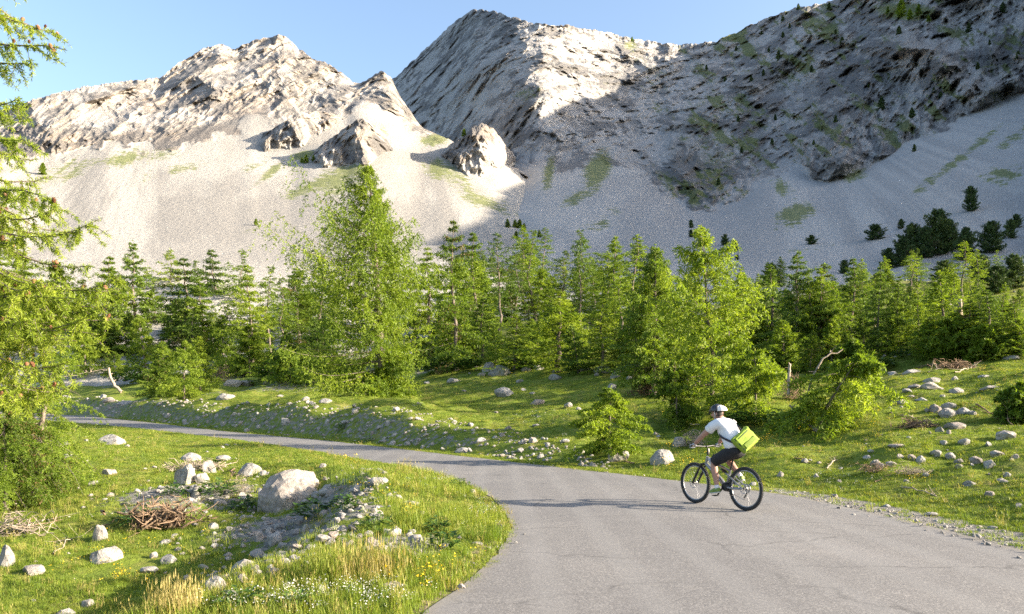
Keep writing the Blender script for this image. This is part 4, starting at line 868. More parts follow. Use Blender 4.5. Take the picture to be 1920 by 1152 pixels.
def small_rocks():
    rs = [rock_mesh(80 + i, 2, 6, rough=.1) for i in range(6)]
    rg, x, y, z, dl, dr = field(90000, 5, 120, .8, .5, 9)
    rubz = np.zeros(len(x))
    for mx, my, mr, mh in MOUND: rubz = np.maximum(rubz, np.exp(-(((x - mx) ** 2 + (y - my) ** 2) / (mr * .85) ** 2)) * (dl > .7))
    out0 = np.maximum(dl, dr); cl = sm(.0, .45, fbm(x * .5, y * .5, 7.7, 3))
    bank = ((dr > .8) & (dr < 4.2) & (x + .25 * (y - 22) < 3)).astype(float) * (.3 + .7 * cl)
    gravel = sm(.75, .1, np.abs(dr - .25)) * sm(4.6, 6.0, x)
    wood = (dr > 26) * .1 * sm(0, .3, fbm(x * .12, y * .12, 3.1, 3)) + ((dr > 3) & (x > 4) & (y < 40)) * .05 * (cl > .6)
    pr = np.maximum.reduce([.6 * rubz ** 1.5 * (.25 + .75 * cl), .85 * bank, .9 * gravel, wood, np.where(out0 > 0, .1 * sm(.3, .0, np.abs(out0 - .05)), .02 * sm(-.5, 0, out0)), .012 * (dl > 1.5), .8 * (.3 + .7 * cl) * ((dl > 1.8) & (dl < 5) & (y < 20) & (y > 7.5))])
    k = rg.random(len(x)) < pr; x, y, z, gravel, dr, out0 = [a[k] for a in (x, y, z, gravel, dr, out0)]; n = len(x)
    s = np.clip(rg.lognormal(-3.45, .55, n), .012, .2) * np.clip(.8 + y * .022, 1, 2.6); s = np.where((gravel > .3) | (out0 < .3), np.clip(s * .4, .006, .035), s)
    rot = np.stack([rg.normal(size=n) * .4, rg.normal(size=n) * .4, rg.uniform(0, 6.28, n)], 1)
    scatter('rubble', np.stack([x, y, z + s * .15 + np.where(out0 < 0, .055, 0)], 1), np.stack([s * rg.uniform(.8, 1.4, n), s, s * rg.uniform(.5, .9, n)], 1), rot, rg.integers(0, 6, n), rs, 'loose pale limestone rubble and gravel on banks and verge')
small_rocks()
def flower_mesh(col, seed, n=4, h=.14, r=.011):
    b = NB('petals'); mp = b.principled(col, .6); rg = np.random.default_rng(seed); me = bpy.data.meshes.new('flower'); V, Fc, mi = [], [], []
    for i in range(n):
        a, q = rg.uniform(0, 6.28), rg.uniform(0, .08); x, y, hh = math.cos(a) * q, math.sin(a) * q, h * rg.uniform(.6, 1.2)
        k = len(V); V += [(x - .0015, y, 0), (x + .0015, y, 0), (x, y + .01, hh)]; Fc.append((k, k + 1, k + 2)); mi.append(0)
        k = len(V); V.append((x, y + .01, hh)); tl = rg.normal(size=2) * .5
        for j in range(8):
            t = j * math.pi / 4; rr = r * (1 if j % 2 else .6); V.append((x + math.cos(t) * rr, y + .01 + math.sin(t) * rr, hh + .004 + rr * (tl[0] * math.cos(t) + tl[1] * math.sin(t))))
        for j in range(8): Fc.append((k, k + 1 + j, k + 1 + (j + 1) % 8)); mi.append(1)
    me.from_pydata(V, [], Fc); me.materials.append(M_GRASS); me.materials.append(mp); me.polygons.foreach_set('material_index', mi); me.update(); return me
def flowers():
    ys = [flower_mesh((.62, .42, .015), i) for i in range(3)]; ws = [flower_mesh((.5, .5, .46), 5 + i, 6, .08, .007) for i in range(2)]
    P, I, S = [], [], []; rg = np.random.default_rng(4)
    for px, py, rx, ry, n, w in [(1300,876,50,10,36,0),(1470,806,45,10,50,0),(1440,835,30,10,26,0),(1560,792,30,8,18,0),(1725,905,30,10,22,0),(225,1092,20,10,16,0),(770,972,16,8,22,0),(660,868,40,10,20,0),(1250,845,30,6,14,0),(940,708,30,4,20,0),(820,1090,70,40,30,0),(700,930,60,20,20,0),(1640,800,80,20,26,0),(1150,780,120,40,30,0),(250,1060,120,50,30,0),(560,1125,130,25,70,1),(720,1120,90,25,50,1),(840,900,60,15,50,1),(480,1140,90,10,30,1),(1600,900,100,20,40,1),(900,960,40,30,40,1),(1000,790,100,30,40,1)]:
        for i in range(n):
            q = hit(px + rg.normal() * rx * .6, py + rg.normal() * ry * .6); P.append(q); I.append(3 + rg.integers(2) if w else rg.integers(3)); S.append(rg.uniform(.8, 1.4) * min(1.6, max(1, q.y / 16)))
    P = np.array(P); _, dl, dr = ground(P[:, 0], P[:, 1], True); k = np.maximum(dl, dr) > .1; n = int(k.sum()); S = np.array(S)[k]
    scatter('wildflowers', P[k], np.stack([S, S, S], 1), np.stack([np.zeros(n), np.zeros(n), rg.uniform(0, 6, n)], 1), np.array(I)[k], ys + ws, 'small yellow and white wildflowers dotted through the grass')
flowers()

# tall grass clumps and leafy weeds: single plants one can point to
PL = []
for i, (px, py, hpx, wpx, lb) in enumerate([(690,1085,80,95,'broad clump of tall straw-coloured grass in the foreground'), (770,1070,60,60,'yellow-green tall grass right of the broad straw-coloured clump'), (330,1150,70,60,'reddish dry stalks at the bottom edge below the dark hollow'), (610,1090,70,40,'thin stand of yellow-flowered stalks left of the broad straw clump'), (660,905,50,60,'bright grass tuft beside the largest boulder'), (880,985,60,70,'fresh tall green grass by the inner road edge'), (770,985,60,50,'green seeding grass on the rubble behind the straw clump'), (900,1010,45,60,'low green grass clump where the bend is tightest'), (830,925,40,70,'long grass on the verge inside the bend')]):
    q = hit(px, py); m = q.y / F; me = mm(blades(40 + i, 260, hpx * m, wpx * m * .75, .0026, .6, 0, i in (0, 1, 2, 3, 6)), M_STRAW if i in (0, 2) else M_GRASS)
    tag(link('grass_clump', me, None, None, q), lb, 'grass clump', 'tall grass clumps')
b = NB('broad_leaf'); cl = b.ramp(b.math('ADD', b.math('MULTIPLY', b.orand(), .4), b.math('MULTIPLY', b.noise(20, 3, .6, b.pos()), .7)), [(.2, (.03, .065, .012)), (.5, (.055, .11, .018)), (.85, (.1, .16, .03))])
M_WEED = b.leafy(cl, .25, None, .45)
def weed(seed, n, r, h):
    rg = np.random.default_rng(seed); V, Fc = [], []
    for i in range(n):
        a = rg.uniform(0, 6.28); q = r * math.sqrt(rg.random()); c = np.array([math.cos(a) * q, math.sin(a) * q, h * rg.uniform(.25, 1.0) * (1 - .5 * q / r)])
        d = np.array([math.cos(a + rg.normal() * .6), math.sin(a + rg.normal() * .6), rg.uniform(-.4, .5)]); d /= np.linalg.norm(d); s = np.cross(d, [0, 0, 1.]); s /= np.linalg.norm(s); u = np.cross(s, d); L = h * rg.uniform(.22, .42); w = L * .32
        k = len(V); V += [c, c + d * L * .4 + s * w + u * .03 * L, c + d * L, c + d * L * .4 - s * w + u * .03 * L, c + d * L * .45 - u * .08 * L, np.array([c[0] * .5, c[1] * .5, -.02])]
        Fc += [(k, k + 1, k + 4), (k + 1, k + 2, k + 4), (k + 2, k + 3, k + 4), (k + 3, k, k + 4)]
        V += [c + s * .004]; Fc.append((k, k + 6, k + 5))
    me = bpy.data.meshes.new('leafy_plant'); me.from_pydata([tuple(map(float, v)) for v in V], [], Fc); me.materials.append(M_WEED); return me
for i, (px, py, w, h, lb) in enumerate([(832,1030,50,46,'dark leafy weed beside the inner road edge'), (588,975,60,50,'leafy weed at the foot of the largest boulder'), (408,935,60,45,'round leafy plant right of the tangled root'), (705,1000,60,44,'leafy weed among rubble behind the straw clump'), (645,960,40,40,'small leafy weed on rubble right of the largest boulder'), (455,960,50,34,'pale leafy plant left of the largest boulder'), (640,805,24,16,'leafy weed on the stony bank above the far road'), (330,930,40,30,'weed tucked under the upright pale block'), (250,985,70,40,'leafy plants below the leaning pale-trunked larch'), (860,915,40,22,'leafy weeds at the road edge on the inner verge'), (560,1140,60,40,'leafy flowering weed at the bottom edge'), (450,1140,80,50,'pale leafy shrublet at the bottom edge'), (685,830,30,14,'weeds at the foot of the stony bank'), (820,1000,40,36,'weed on the verge left of the bend')]):
    q = hit(px, py); m = q.y / F
    tag(link('leafy_plant', weed(i, 90, w * m * .5, h * m), None, None, q), lb, 'plant', 'leafy weeds')
for i, (px, py, w, h) in enumerate([(880,695,40,30),(1000,690,60,24),(1090,690,60,20),(960,690,30,20),(620,700,60,40),(560,700,60,40),(520,712,50,30),(660,716,40,34),(460,700,50,30),(250,720,60,30),(180,700,60,40),(1190,700,50,30),(820,700,40,30),(1650,690,40,24),(1610,690,40,24),(1480,700,40,34),(1420,700,50,40),(1700,670,50,20),(1290,790,40,40),(1380,800,60,40),(1460,800,60,40),(100,720,60,40),(40,760,60,50)]):
    q = hit(px, py); m = q.y / F
    o = link('shrub', weed(100 + i, 260, w * m * .6, h * m), None, None, q); TREES.append((o, 'along the edge of the wood', 'low leafy shrub', px, 'low shrubs of the wood', 'shrub'))

# ------------------------------------------------------------------ dead wood
def stick(pts, r0, r1, label, name='dead_branch', mat=M_DEAD, twigs=5, seed=0, lift=None, group='dead branches', cat='branch'):
    """pts: photograph pixels with an optional height in metres over the ground"""
    rg = np.random.default_rng(seed + len(label)); P = []
    q0 = hit(*pts[0][:2]); d0 = q0.y; q1 = hit(*pts[-1][:2]); 
    for i, p in enumerate(pts):
        if len(p) > 2: d = p[2]; P.append(((p[0] - CX) / F * d, d, CAMZ + (HY - p[1]) / F * d))
        else: q = hit(p[0], p[1]); P.append((q.x, q.y, q.z + r0 * .8))
    P = np.array(P); t = np.linspace(0, 1, 12); u = np.linspace(0, 1, len(P)); Q = np.stack([np.interp(t, u, P[:, c]) for c in range(3)], 1)
    L = np.linalg.norm(Q[-1] - Q[0]); Q[1:-1] += rg.normal(size=(10, 3)) * L * .012
    o = Q[0].copy(); G = Geo(); V, Fq = tube(Q - o, np.linspace(r0, r1, 12), 6); G.add(V, Fq)
    for j in range(twigs):
        k = rg.integers(3, 11); d = rg.normal(size=3); d[2] = abs(d[2]) * .6; d = d / np.linalg.norm(d) * L * rg.uniform(.08, .22)
        T = np.stack([Q[k] - o, Q[k] - o + d * .5 + rg.normal(size=3) * L * .01, Q[k] - o + d]); V, Fq = tube(T, [r1 * .9, r1 * .6, r1 * .25], 4); G.add(V, Fq)
    ob = link(name, G.mesh(name), mat, None, o); tag(ob, label, cat, group); return ob
def dof(px, py): return hit(px, py).y
dA = dof(375, 714)
stick([(375,712),(362,680,dA),(349,640,dA)], .06, .03, 'thin leaning dead pole at the meadow corner', 'dead_pole', cat='dead tree')
dA = dof(226, 738)
stick([(228,738),(214,722,dA),(206,705,dA),(204,690,dA)], .2, .13, 'bent grey broken stump under the wood', 'tree_stump', twigs=3, cat='stump')
stick([(112,708,dA),(150,702,dA),(200,692,dA)], .07, .04, 'bare fallen limb lying against the bent grey stump', twigs=8)
dA = dof(1250, 772)
stick([(1252,770),(1295,728,dA),(1340,688,dA)], .07, .04, 'dead trunk leaning diagonally left of the tall dense larch', 'dead_tree', twigs=7, cat='dead tree')
dA = dof(1520, 790) - .4
stick([(1510,760,dA),(1525,700,dA),(1545,672,dA),(1580,655,dA)], .04, .02, 'arched bare bough above the collapsed larch', twigs=6)
stick([(1478,740,dA),(1480,700,dA),(1481,682,dA)], .05, .04, 'broken pale stub above the collapsed larch', 'tree_stump', cat='stump', twigs=1)
stick([(1497,800),(1520,770,dA),(1500,745,dA)], .06, .03, 'grey bough curving out of the dark hollow', twigs=9)
stick([(1535,812),(1500,782,dA),(1480,760,dA)], .06, .03, 'dark root arm at the mouth of the hollow', twigs=9)
dA = dof(1802, 664)
stick([(1803,668),(1802,620,dA),(1800,562,dA)], .13, .09, 'broken pale trunk standing in the wood at right', 'dead_tree', twigs=4, cat='dead tree')
for i, (a, b_, lb) in enumerate([((1550,880),(1570,862),'short pale stick poking from the right bank'), ((1640,905),(1700,880),'long thin stick on the right bank slope'), ((1690,915),(1770,935),'flat stick near the gravel edge'), ((1830,760),(1900,800),'dry twig on the upper right bank'), ((1690,780),(1735,795),'brown branch below the rock cluster'), ((1490,860),(1520,870),'dead twig behind the rear wheel'), ((230,945),(330,960),'thin branch left of the tangled root'), ((320,965),(400,985),'branch trailing right below the tangled root'), ((420,1000),(470,985),'curved dry stem left of the rubble'), ((300,985),(240,1010),'bare branch in the left meadow'), ((100,1040),(150,1000),'dry twig below the lower left larch'), ((440,880),(420,930),'dry branch hanging by the brown earth edge'), ((690,900),(710,925),'thin stick on the pale rubble'), ((1190,870),(1150,868),'pale stick beside the low grey boulder'), ((1800,690),(1740,700),'brush twig heap stick under the right wood'), ((1760,685),(1720,692),'brown brush stick on the rise at right'), ((1790,700),(1830,690),'dry bough on the rise at right'), ((20,1000),(120,975),'grey branch under the low sprawling larch'), ((30,960),(110,990),'crossing grey branch under the low sprawling larch')]):
    q = hit(*a); stick([a, ((a[0] + b_[0]) / 2, (a[1] + b_[1]) / 2 - 4, q.y * .5 + hit(*b_).y * .5), b_], .0022 * q.y * .5, .001 * q.y * .5, lb, mat=(M_DEAD, M_TWIG)[i % 2], twigs=7, seed=i)
def brush(px, py, w, h, n, label, mat=M_TWIG, name='brush_pile', cat='brush pile', thick=1.0, core=False, down=0.0):
    rg = np.random.default_rng(int(px)); q = hit(px, py); m = q.y / F; W, Hh = w * m * .5, h * m; G = Geo()
    for i in range(n):
        a = rg.uniform(0, 6.28); p = np.array([rg.normal() * W * .45, rg.normal() * W * .3, abs(rg.normal()) * Hh * .35])
        d = np.array([math.cos(a), math.sin(a) * .6, rg.uniform(-.3, .7) - down]) * W * rg.uniform(.3, .9); c = rg.normal(size=3) * W * .12
        P = np.stack([p - d * .5, p - d * .15 + c, p + d * .2 - c * .5, p + d * .5 + [0, 0, Hh * .1]]); P[:, 2] = np.clip(P[:, 2], -.02, Hh)
        r = W * .018 * rg.uniform(.5, 1.6) * thick; V, Fq = tube(P, [r, r * .9, r * .7, r * .25], 5); G.add(V, Fq)
    if core:
        c = rock_mesh(int(px), 3, 3, rough=.35); V = np.array([v.co[:] for v in c.vertices]) * [W * .42, W * .3, Hh * .42] + [0, 0, Hh * .25]; t = np.array([p.vertices[:] for p in c.polygons]); G.add(V, np.hstack([t, t[:, 2:3]]))
    me = bpy.data.meshes.new(name); Vv = np.vstack(G.V); Ff = np.vstack(G.F); me.from_pydata(Vv.tolist(), [], [f[:3] if f[2] == f[3] else f for f in Ff.tolist()]); me.materials.append(mat); me.update()
    for p in me.polygons: p.use_smooth = True
    return tag(link(name, me, None, None, q), label, cat, 'heaps of dead twigs')
brush(300, 985, 135, 56, 170, 'tangled upturned tree root lying in the left meadow', name='tree_root', cat='tree root', thick=1.3)
brush(412, 716, 46, 38, 120, 'rusty brown dead bough pile at the meadow corner')
brush(1215, 742, 70, 70, 200, 'curtain of dry brown twigs under the larch behind the meadow', down=.8)
brush(1485, 750, 50, 60, 160, 'bundle of dry brown twigs in the collapsed larch', down=.5)
brush(1790, 692, 70, 20, 130, 'low brown brush heap on the rise at right')
brush(1720, 802, 70, 20, 120, 'thin brown brush heap below the rock cluster')
brush(1300, 835, 50, 40, 120, 'grey dead twigs behind the handlebar', M_DEAD)
brush(30, 1000, 120, 40, 110, 'grey dead twig heap under the low sprawling larch', M_DEAD, thick=.7)
brush(1640, 885, 60, 24, 100, 'dry brown stems on the right bank', thick=.6)
brush(1710, 890, 60, 24, 110, 'tawny dry stems among stones on the right bank', M_DEAD, thick=.6)
brush(455, 925, 40, 50, 120, 'dry brown stalks at the earth edge left of the largest boulder', M_DEAD, thick=.6)
brush(370, 880, 110, 20, 110, 'flattened dry grass and twigs above the upright pale block', M_DEAD, thick=.6)

# ------------------------------------------------------------------ the cyclist
def plain(name, col, rough=.5, metal=0.0, var=.0, spec=.5, scale=30, bump=0.0):
    b = NB(name); p = b.obj(); n = b.noise(scale, 4, .6, p)
    c = b.mix(b.mr(n, .3, .7), tuple(x * (1 - var) for x in col), tuple(min(1, x * (1 + var)) for x in col))
    kw = {'Metallic': metal}
    return b.principled(c, rough, b.bump(n, bump, .01) if bump else None, spec, **kw)
M_RUB = plain('tyre_rubber', (.022, .022, .024), .85, var=.3, bump=.3, scale=80); M_RIM = plain('rim_metal', (.3, .3, .31), .4, .8, .1); M_BLK = plain('black_metal', (.02, .02, .022), .4, .3, .2)
M_FRM = plain('grey_frame_paint', (.23, .235, .25), .35, .5, .1); M_STEEL = plain('steel', (.4, .4, .41), .35, .9, .15)
M_SHIRT = plain('white_cotton', (.68, .68, .7), .95, var=.04, spec=.1, scale=9, bump=.5); M_SHORT = plain('black_shorts', (.014, .014, .017), .85, var=.3, scale=12, bump=.4)
M_SKIN = plain('skin', (.36, .2, .145), .6, var=.08, scale=14); M_LIME = plain('lime_canvas', (.2, .29, .02), .75, var=.1, scale=25, bump=.2); M_LIMED = plain('lime_trim', (.14, .2, .015), .8, var=.1)
M_DARK = plain('dark_webbing', (.02, .022, .035), .8, var=.2); M_HELW = plain('helmet_white', (.65, .65, .66), .3, var=.03); M_HELB = plain('helmet_black', (.016, .016, .02), .3, var=.2)
M_GLOVE = plain('pale_gloves', (.4, .41, .45), .8, var=.15); M_SHOE = plain('green_shoes', (.16, .24, .05), .7, var=.2, scale=40); M_SOLE = plain('shoe_sole', (.5, .5, .47), .8, var=.1); M_HAIR = plain('dark_hair', (.03, .022, .016), .7, var=.3, scale=60)
BX, BY = 3.93, 12.56
BZ = .02
BASE = ((BX, BY, BZ), math.radians(120))
def T(name, pts, rad, mat, parent, sides=8, n=None):
    P = np.array(pts, float)
    if n:
        t = np.linspace(0, 1, n); u = np.linspace(0, 1, len(P)); P = np.stack([np.interp(t, u, P[:, c]) for c in range(3)], 1)
        for _ in range(3): P[1:-1] = .25 * P[:-2] + .5 * P[1:-1] + .25 * P[2:]
    r = np.interp(np.linspace(0, 1, len(P)), np.linspace(0, 1, len(np.atleast_1d(rad))), np.atleast_1d(rad)); V, Fq = tube(P, r, sides); G = Geo(); G.add(V, Fq)
    for k in (0, -1):                                                 # closed ends
        c = P[k]; ring = np.arange(sides) + (0 if k == 0 else len(V) - sides); G.add(np.vstack([V[ring], c]), [[i, (i + 1) % sides, sides, sides] for i in range(sides)])
    me = bpy.data.meshes.new(name); me.from_pydata(np.vstack(G.V).tolist(), [], [f[:3] if f[2] == f[3] else f for f in np.vstack(G.F).tolist()])
    for p in me.polygons: p.use_smooth = True
    return link(name, me, mat, parent)
def many(name, tubes, mat, parent):
    G = Geo()
    for pts, rad, sides in tubes: V, Fq = tube(np.array(pts, float), rad, sides); G.add(V, Fq)
    return link(name, G.mesh(name), mat, parent)
def circ(c, r, n=48, y=0.0, a0=0, a1=2 * math.pi): return [(c[0] + r * math.cos(a0 + (a1 - a0) * i / n), y, c[1] + r * math.sin(a0 + (a1 - a0) * i / n)) for i in range(n + 1)]
bike = empty('bicycle', *BASE); tag(bike, 'grey mountain bike with black fork ridden along the road', 'bicycle')
WR, RX, FX = .368, 0.0, 1.19
for cx, lbl in ((RX, 'rear'), (FX, 'front')):
    ax = (cx, WR); G = Geo(); V, Fq = tube(np.array(circ(ax, WR - .028, 64)), .028, 10); G.add(V, Fq)
    for i in range(72):
        a = i * 2 * math.pi / 72
        for yy in (-.017, 0, .017):
            c_, s_ = math.cos(a + yy * 2), math.sin(a + yy * 2); r0, r1 = WR - .008, WR + .003 - abs(yy) * .25; h = .006
            pts = np.array([[cx + c_ * r - s_ * h * u, yy + .006 * v, WR + s_ * r + c_ * h * u] for r in (r0, r1) for u in (-1, 1) for v in (-1, 1)])
            G.add(pts, [[4, 5, 7, 6], [0, 1, 5, 4], [2, 3, 7, 6], [0, 2, 6, 4], [1, 3, 7, 5]])
    w = link('wheel', G.mesh('wheel'), M_RUB, bike)
    T('rim', circ(ax, WR - .062, 64), .0125, M_RIM, w, 8)
    T('hub', [(cx, -.05, WR), (cx, .05, WR)], .018, M_BLK, w, 10)
    many('spokes', [([(cx + .018 * math.cos(a + (.5 if i % 2 else -.5)), .03 * (1 if i % 2 else -1), WR + .018 * math.sin(a + (.5 if i % 2 else -.5))), (cx + (WR - .07) * math.cos(a), 0, WR + (WR - .07) * math.sin(a))], (.0011), 4) for i, a in enumerate(np.arange(28) * 2 * math.pi / 28)], M_STEEL, w)
    T('brake_disc', circ(ax, .088 if lbl == 'front' else .08, 32, .045), .006, M_STEEL, w, 5)
    for k in range(5):
        a = k * 1.2566; 
        if k == 0: many('disc_arms', [([(cx + .015 * math.cos(q), .045, WR + .015 * math.sin(q)), (cx + .085 * math.cos(q + .4), .045, WR + .085 * math.sin(q + .4))], .003, 4) for q in np.arange(5) * 1.2566], M_STEEL, w)
BB = (.44, .345); SEAT_T = (.27, .84); HT0, HT1 = (.915, .72), (.875, .86)
fr = T('frame', [(BB[0], 0, BB[1]), (.55, 0, .47), (HT0[0] - .02, 0, HT0[1])], [.045, .04, .032], M_FRM, bike, 10, 8)
T('top_tube', [(HT1[0] - .01, 0, HT1[1] - .04), (.6, 0, .72), (.34, 0, .64)], [.026, .022, .02], M_FRM, bike, 8, 8)
T('seat_tube', [(BB[0] - .01, 0, BB[1]), (.34, 0, .66)], .021, M_FRM, bike)
T('head_tube', [(HT0[0], 0, HT0[1] - .02), (HT1[0], 0, HT1[1])], .03, M_FRM, bike, 10)
for s in (-1, 1):
    T('chain_stay', [(BB[0] - .03, s * .045, BB[1] + .02), (.25, s * .062, .345), (0, s * .068, WR)], [.02, .016, .014], M_FRM, bike, 8, 6)
    T('seat_stay', [(.40, s * .04, .60), (.2, s * .06, .48), (0, s * .068, WR)], [.016, .013, .012], M_FRM, bike, 8, 6)
    T('fork_leg', [(1.19, s * .062, WR), (1.11, s * .065, .5), (1.06, s * .065, .58)], [.02, .023, .024], M_BLK, bike, 8)
    T('fork_stanchion', [(1.075, s * .065, .56), (.985, s * .062, .71)], .016, M_BLK, bike, 8)
    T('grip', [(.965 - .03, s * .24, 1.055), (.94 - .03, s * .37, 1.05)], .017, M_BLK, bike, 8)
    T('brake_lever', [(.98, s * .22, 1.05), (1.02, s * .26, 1.035), (1.02, s * .33, 1.015)], .006, M_BLK, bike, 5)
T('fork_crown', [(.985, -.075, .71), (.965, 0, .725), (.985, .075, .71)], .024, M_BLK, bike, 8)
T('rear_shock', [(.42, 0, .60), (.56, 0, .66)], [.018, .026, .026, .014], M_BLK, bike, 10, 6)
T('motor', [(BB[0] - .02, -.075, BB[1] + .02), (BB[0] - .02, .075, BB[1] + .02)], [.06, .085, .085, .06], M_BLK, bike, 14, 6)
T('seat_post', [(.345, 0, .64), (.255, 0, .92)], .0155, M_BLK, bike)
T('stem', [(HT1[0] - .005, 0, .89), (HT1[0] - .012, 0, 1.0), (.92, 0, 1.035)], [.022, .022, .02], M_BLK, bike, 8)
T('handlebar', [(.91, -.37, 1.05), (.935, -.2, 1.055), (.93, -.07, 1.04), (.92, 0, 1.038), (.93, .07, 1.04), (.935, .2, 1.055), (.91, .37, 1.05)], .0125, M_BLK, bike, 8, 17)
sd = T('saddle', [(.09, 0, .945), (.13, 0, .95), (.22, 0, .945), (.31, 0, .945), (.37, 0, .935)], [.03, .072, .06, .028, .018], M_BLK, bike, 12, 12); sd.scale = (1, 1, 1)
for v in sd.data.vertices: v.co.z = .945 + (v.co.z - .945) * .38
CA = math.radians(-52)
for s, a in ((1, CA), (-1, CA + math.pi)):
    pc = (BB[0] + .172 * math.cos(a), BB[1] + .172 * math.sin(a))
    c = T('crank', [(BB[0], s * .085, BB[1]), (pc[0], s * .1, pc[1])], [.017, .012], M_BLK, bike, 6)
    me = bpy.data.meshes.new('pedal'); bm = bmesh.new(); bmesh.ops.create_cube(bm, size=1); bmesh.ops.bevel(bm, geom=bm.edges[:], offset=.1, segments=1, affect='EDGES'); bm.to_mesh(me); bm.free()
    link('pedal', me, M_BLK, bike, (pc[0], s * .15, pc[1]), None, (.1, .09, .018))
T('chainring', circ(BB, .072, 32, -.068), .008, M_BLK, bike, 5)
for k, r in enumerate((.075, .062, .05, .038)): T('cassette_sprocket', circ((0, WR), r, 28, -.034 - k * .006), .0045, M_STEEL, bike, 5)
T('derailleur', [(0, -.05, WR - .03), (.03, -.055, WR - .1), (.08, -.05, WR - .17)], [.014, .016, .012], M_BLK, bike, 6)
T('chain', [(BB[0], -.068, BB[1] + .072), (0, -.045, WR + .06)], .005, M_STEEL, bike, 4)
T('chain', [(BB[0], -.068, BB[1] - .072), (.08, -.05, WR - .2), (.03, -.05, WR - .12)], .005, M_STEEL, bike, 4)
T('brake_hose', [(.95, .1, 1.03), (1.06, .06, .98), (1.07, .02, .85), (1.08, .06, .6)], .004, M_BLK, bike, 4, 12)

def skin(name, verts, edges, radii, root=0, sub=2):
    me = bpy.data.meshes.new(name); me.from_pydata(verts, edges, []); o = bpy.data.objects.new(name, me); COL.objects.link(o)
    sm_ = o.modifiers.new('skin', 'SKIN'); sm_.use_smooth_shade = True; sm_.branch_smoothing = .6
    for i, r in enumerate(radii): d = me.skin_vertices[0].data[i]; d.radius = r if hasattr(r, '__len__') else (r, r); d.use_root = (i == root)
    ss = o.modifiers.new('sub', 'SUBSURF'); ss.levels = sub; ss.render_levels = sub
    bpy.context.view_layer.update(); ev = o.evaluated_get(bpy.context.evaluated_depsgraph_get()); out = bpy.data.meshes.new_from_object(ev)
    bpy.data.objects.remove(o); bpy.data.meshes.remove(me); out.name = name
    return out
HIP = (.2, 0, 1.02)
LK, LA = (.60, .14, .79), (.515, .14, .365); RK, RA = (.575, -.13, .87), (.255, -.14, .565)
LS, RS = (.50, .185, 1.455), (.50, -.185, 1.455); LEl, REl = (.735, .265, 1.245), (.735, -.265, 1.245); LH, RH = (.915, .30, 1.075), (.915, -.30, 1.075)
NK, HD = (.56, .005, 1.535), (.625, .012, 1.632)
rider = empty('person', *BASE); tag(rider, 'cyclist in white t-shirt, black shorts and helmet riding away up the road', 'person')
def lp(a, b_, t): return tuple(a[i] + (b_[i] - a[i]) * t for i in range(3))
bv = [HIP, (.27, 0, 1.17), (.38, 0, 1.33), (.49, 0, 1.46), NK, (.585, 0, 1.60), (.21, .09, 1.0), lp((.21, .09, 1.0), LK, .5), LK, lp(LK, LA, .3), lp(LK, LA, .7), LA, (.21, -.09, 1.0), lp((.21, -.09, 1.0), RK, .5), RK, lp(RK, RA, .3), lp(RK, RA, .7), RA, LS, lp(LS, LEl, .5), LEl, lp(LEl, LH, .3), lp(LEl, LH, .93), RS, lp(RS, REl, .5), REl, lp(REl, RH, .3), lp(REl, RH, .93)]
be = [(0,1),(1,2),(2,3),(3,4),(4,5),(0,6),(6,7),(7,8),(8,9),(9,10),(10,11),(0,12),(12,13),(13,14),(14,15),(15,16),(16,17),(3,18),(18,19),(19,20),(20,21),(21,22),(3,23),(23,24),(24,25),(25,26),(26,27)]
br = [.14,.135,.145,.12,.068,.064,.095,.088,.066,.07,.052,.04,.095,.088,.066,.07,.052,.04,.07,.06,.05,.05,.034,.07,.06,.05,.05,.034]
body = skin('person', bv, be, br)
def head_mesh():
    bm = bmesh.new(); bmesh.ops.create_uvsphere(bm, u_segments=32, v_segments=24, radius=1.0)
    for v in bm.verts:
        x, y, z = v.co; c = Vector((x * .098, y * .076, z * .118))
        if z < 0: c.x += .018 * (-z) * (1 if x > -.2 else .0); c.y *= 1 - .28 * (-z) ** 1.5; c.x *= 1 - .12 * (-z)            # jaw
        if x > .6:
            f = (x - .6) / .4
            c.x += .034 * math.exp(-((y / .17) ** 2 + ((z + .12) / .17) ** 2))           # nose
            c.x += .010 * math.exp(-((y / .5) ** 2 + ((z - .28) / .1) ** 2))              # brow
            c.x -= .014 * (math.exp(-(((y - .38) / .17) ** 2 + ((z - .08) / .1) ** 2)) + math.exp(-(((y + .38) / .17) ** 2 + ((z - .08) / .1) ** 2)))   # eye sockets
            c.x -= .007 * math.exp(-((y / .3) ** 2 + ((z + .46) / .045) ** 2))            # mouth
            c.x += .007 * math.exp(-((y / .3) ** 2 + ((z + .53) / .06) ** 2)) + .012 * math.exp(-((y / .3) ** 2 + ((z + .8) / .14) ** 2))   # lip, chin
        v.co = c
    for s in (1, -1):                                                                     # ears
        r = bmesh.ops.create_uvsphere(bm, u_segments=10, v_segments=8, radius=1.0)['verts']
        for v in r: v.co = Vector((v.co.x * .02 - .006, v.co.y * .009 + s * .076, v.co.z * .032 - .01))
    bmesh.ops.rotate(bm, verts=bm.verts, cent=(0, 0, 0), matrix=Matrix.Rotation(R(8), 3, 'Y') @ Matrix.Rotation(R(24), 3, 'Z'))
    bmesh.ops.translate(bm, verts=bm.verts, vec=HD); return bm
bm = head_mesh(); bm.from_mesh(body); bm.to_mesh(body); bm.free()
for p in body.polygons: p.use_smooth = True
link('body', body, M_SKIN, rider)
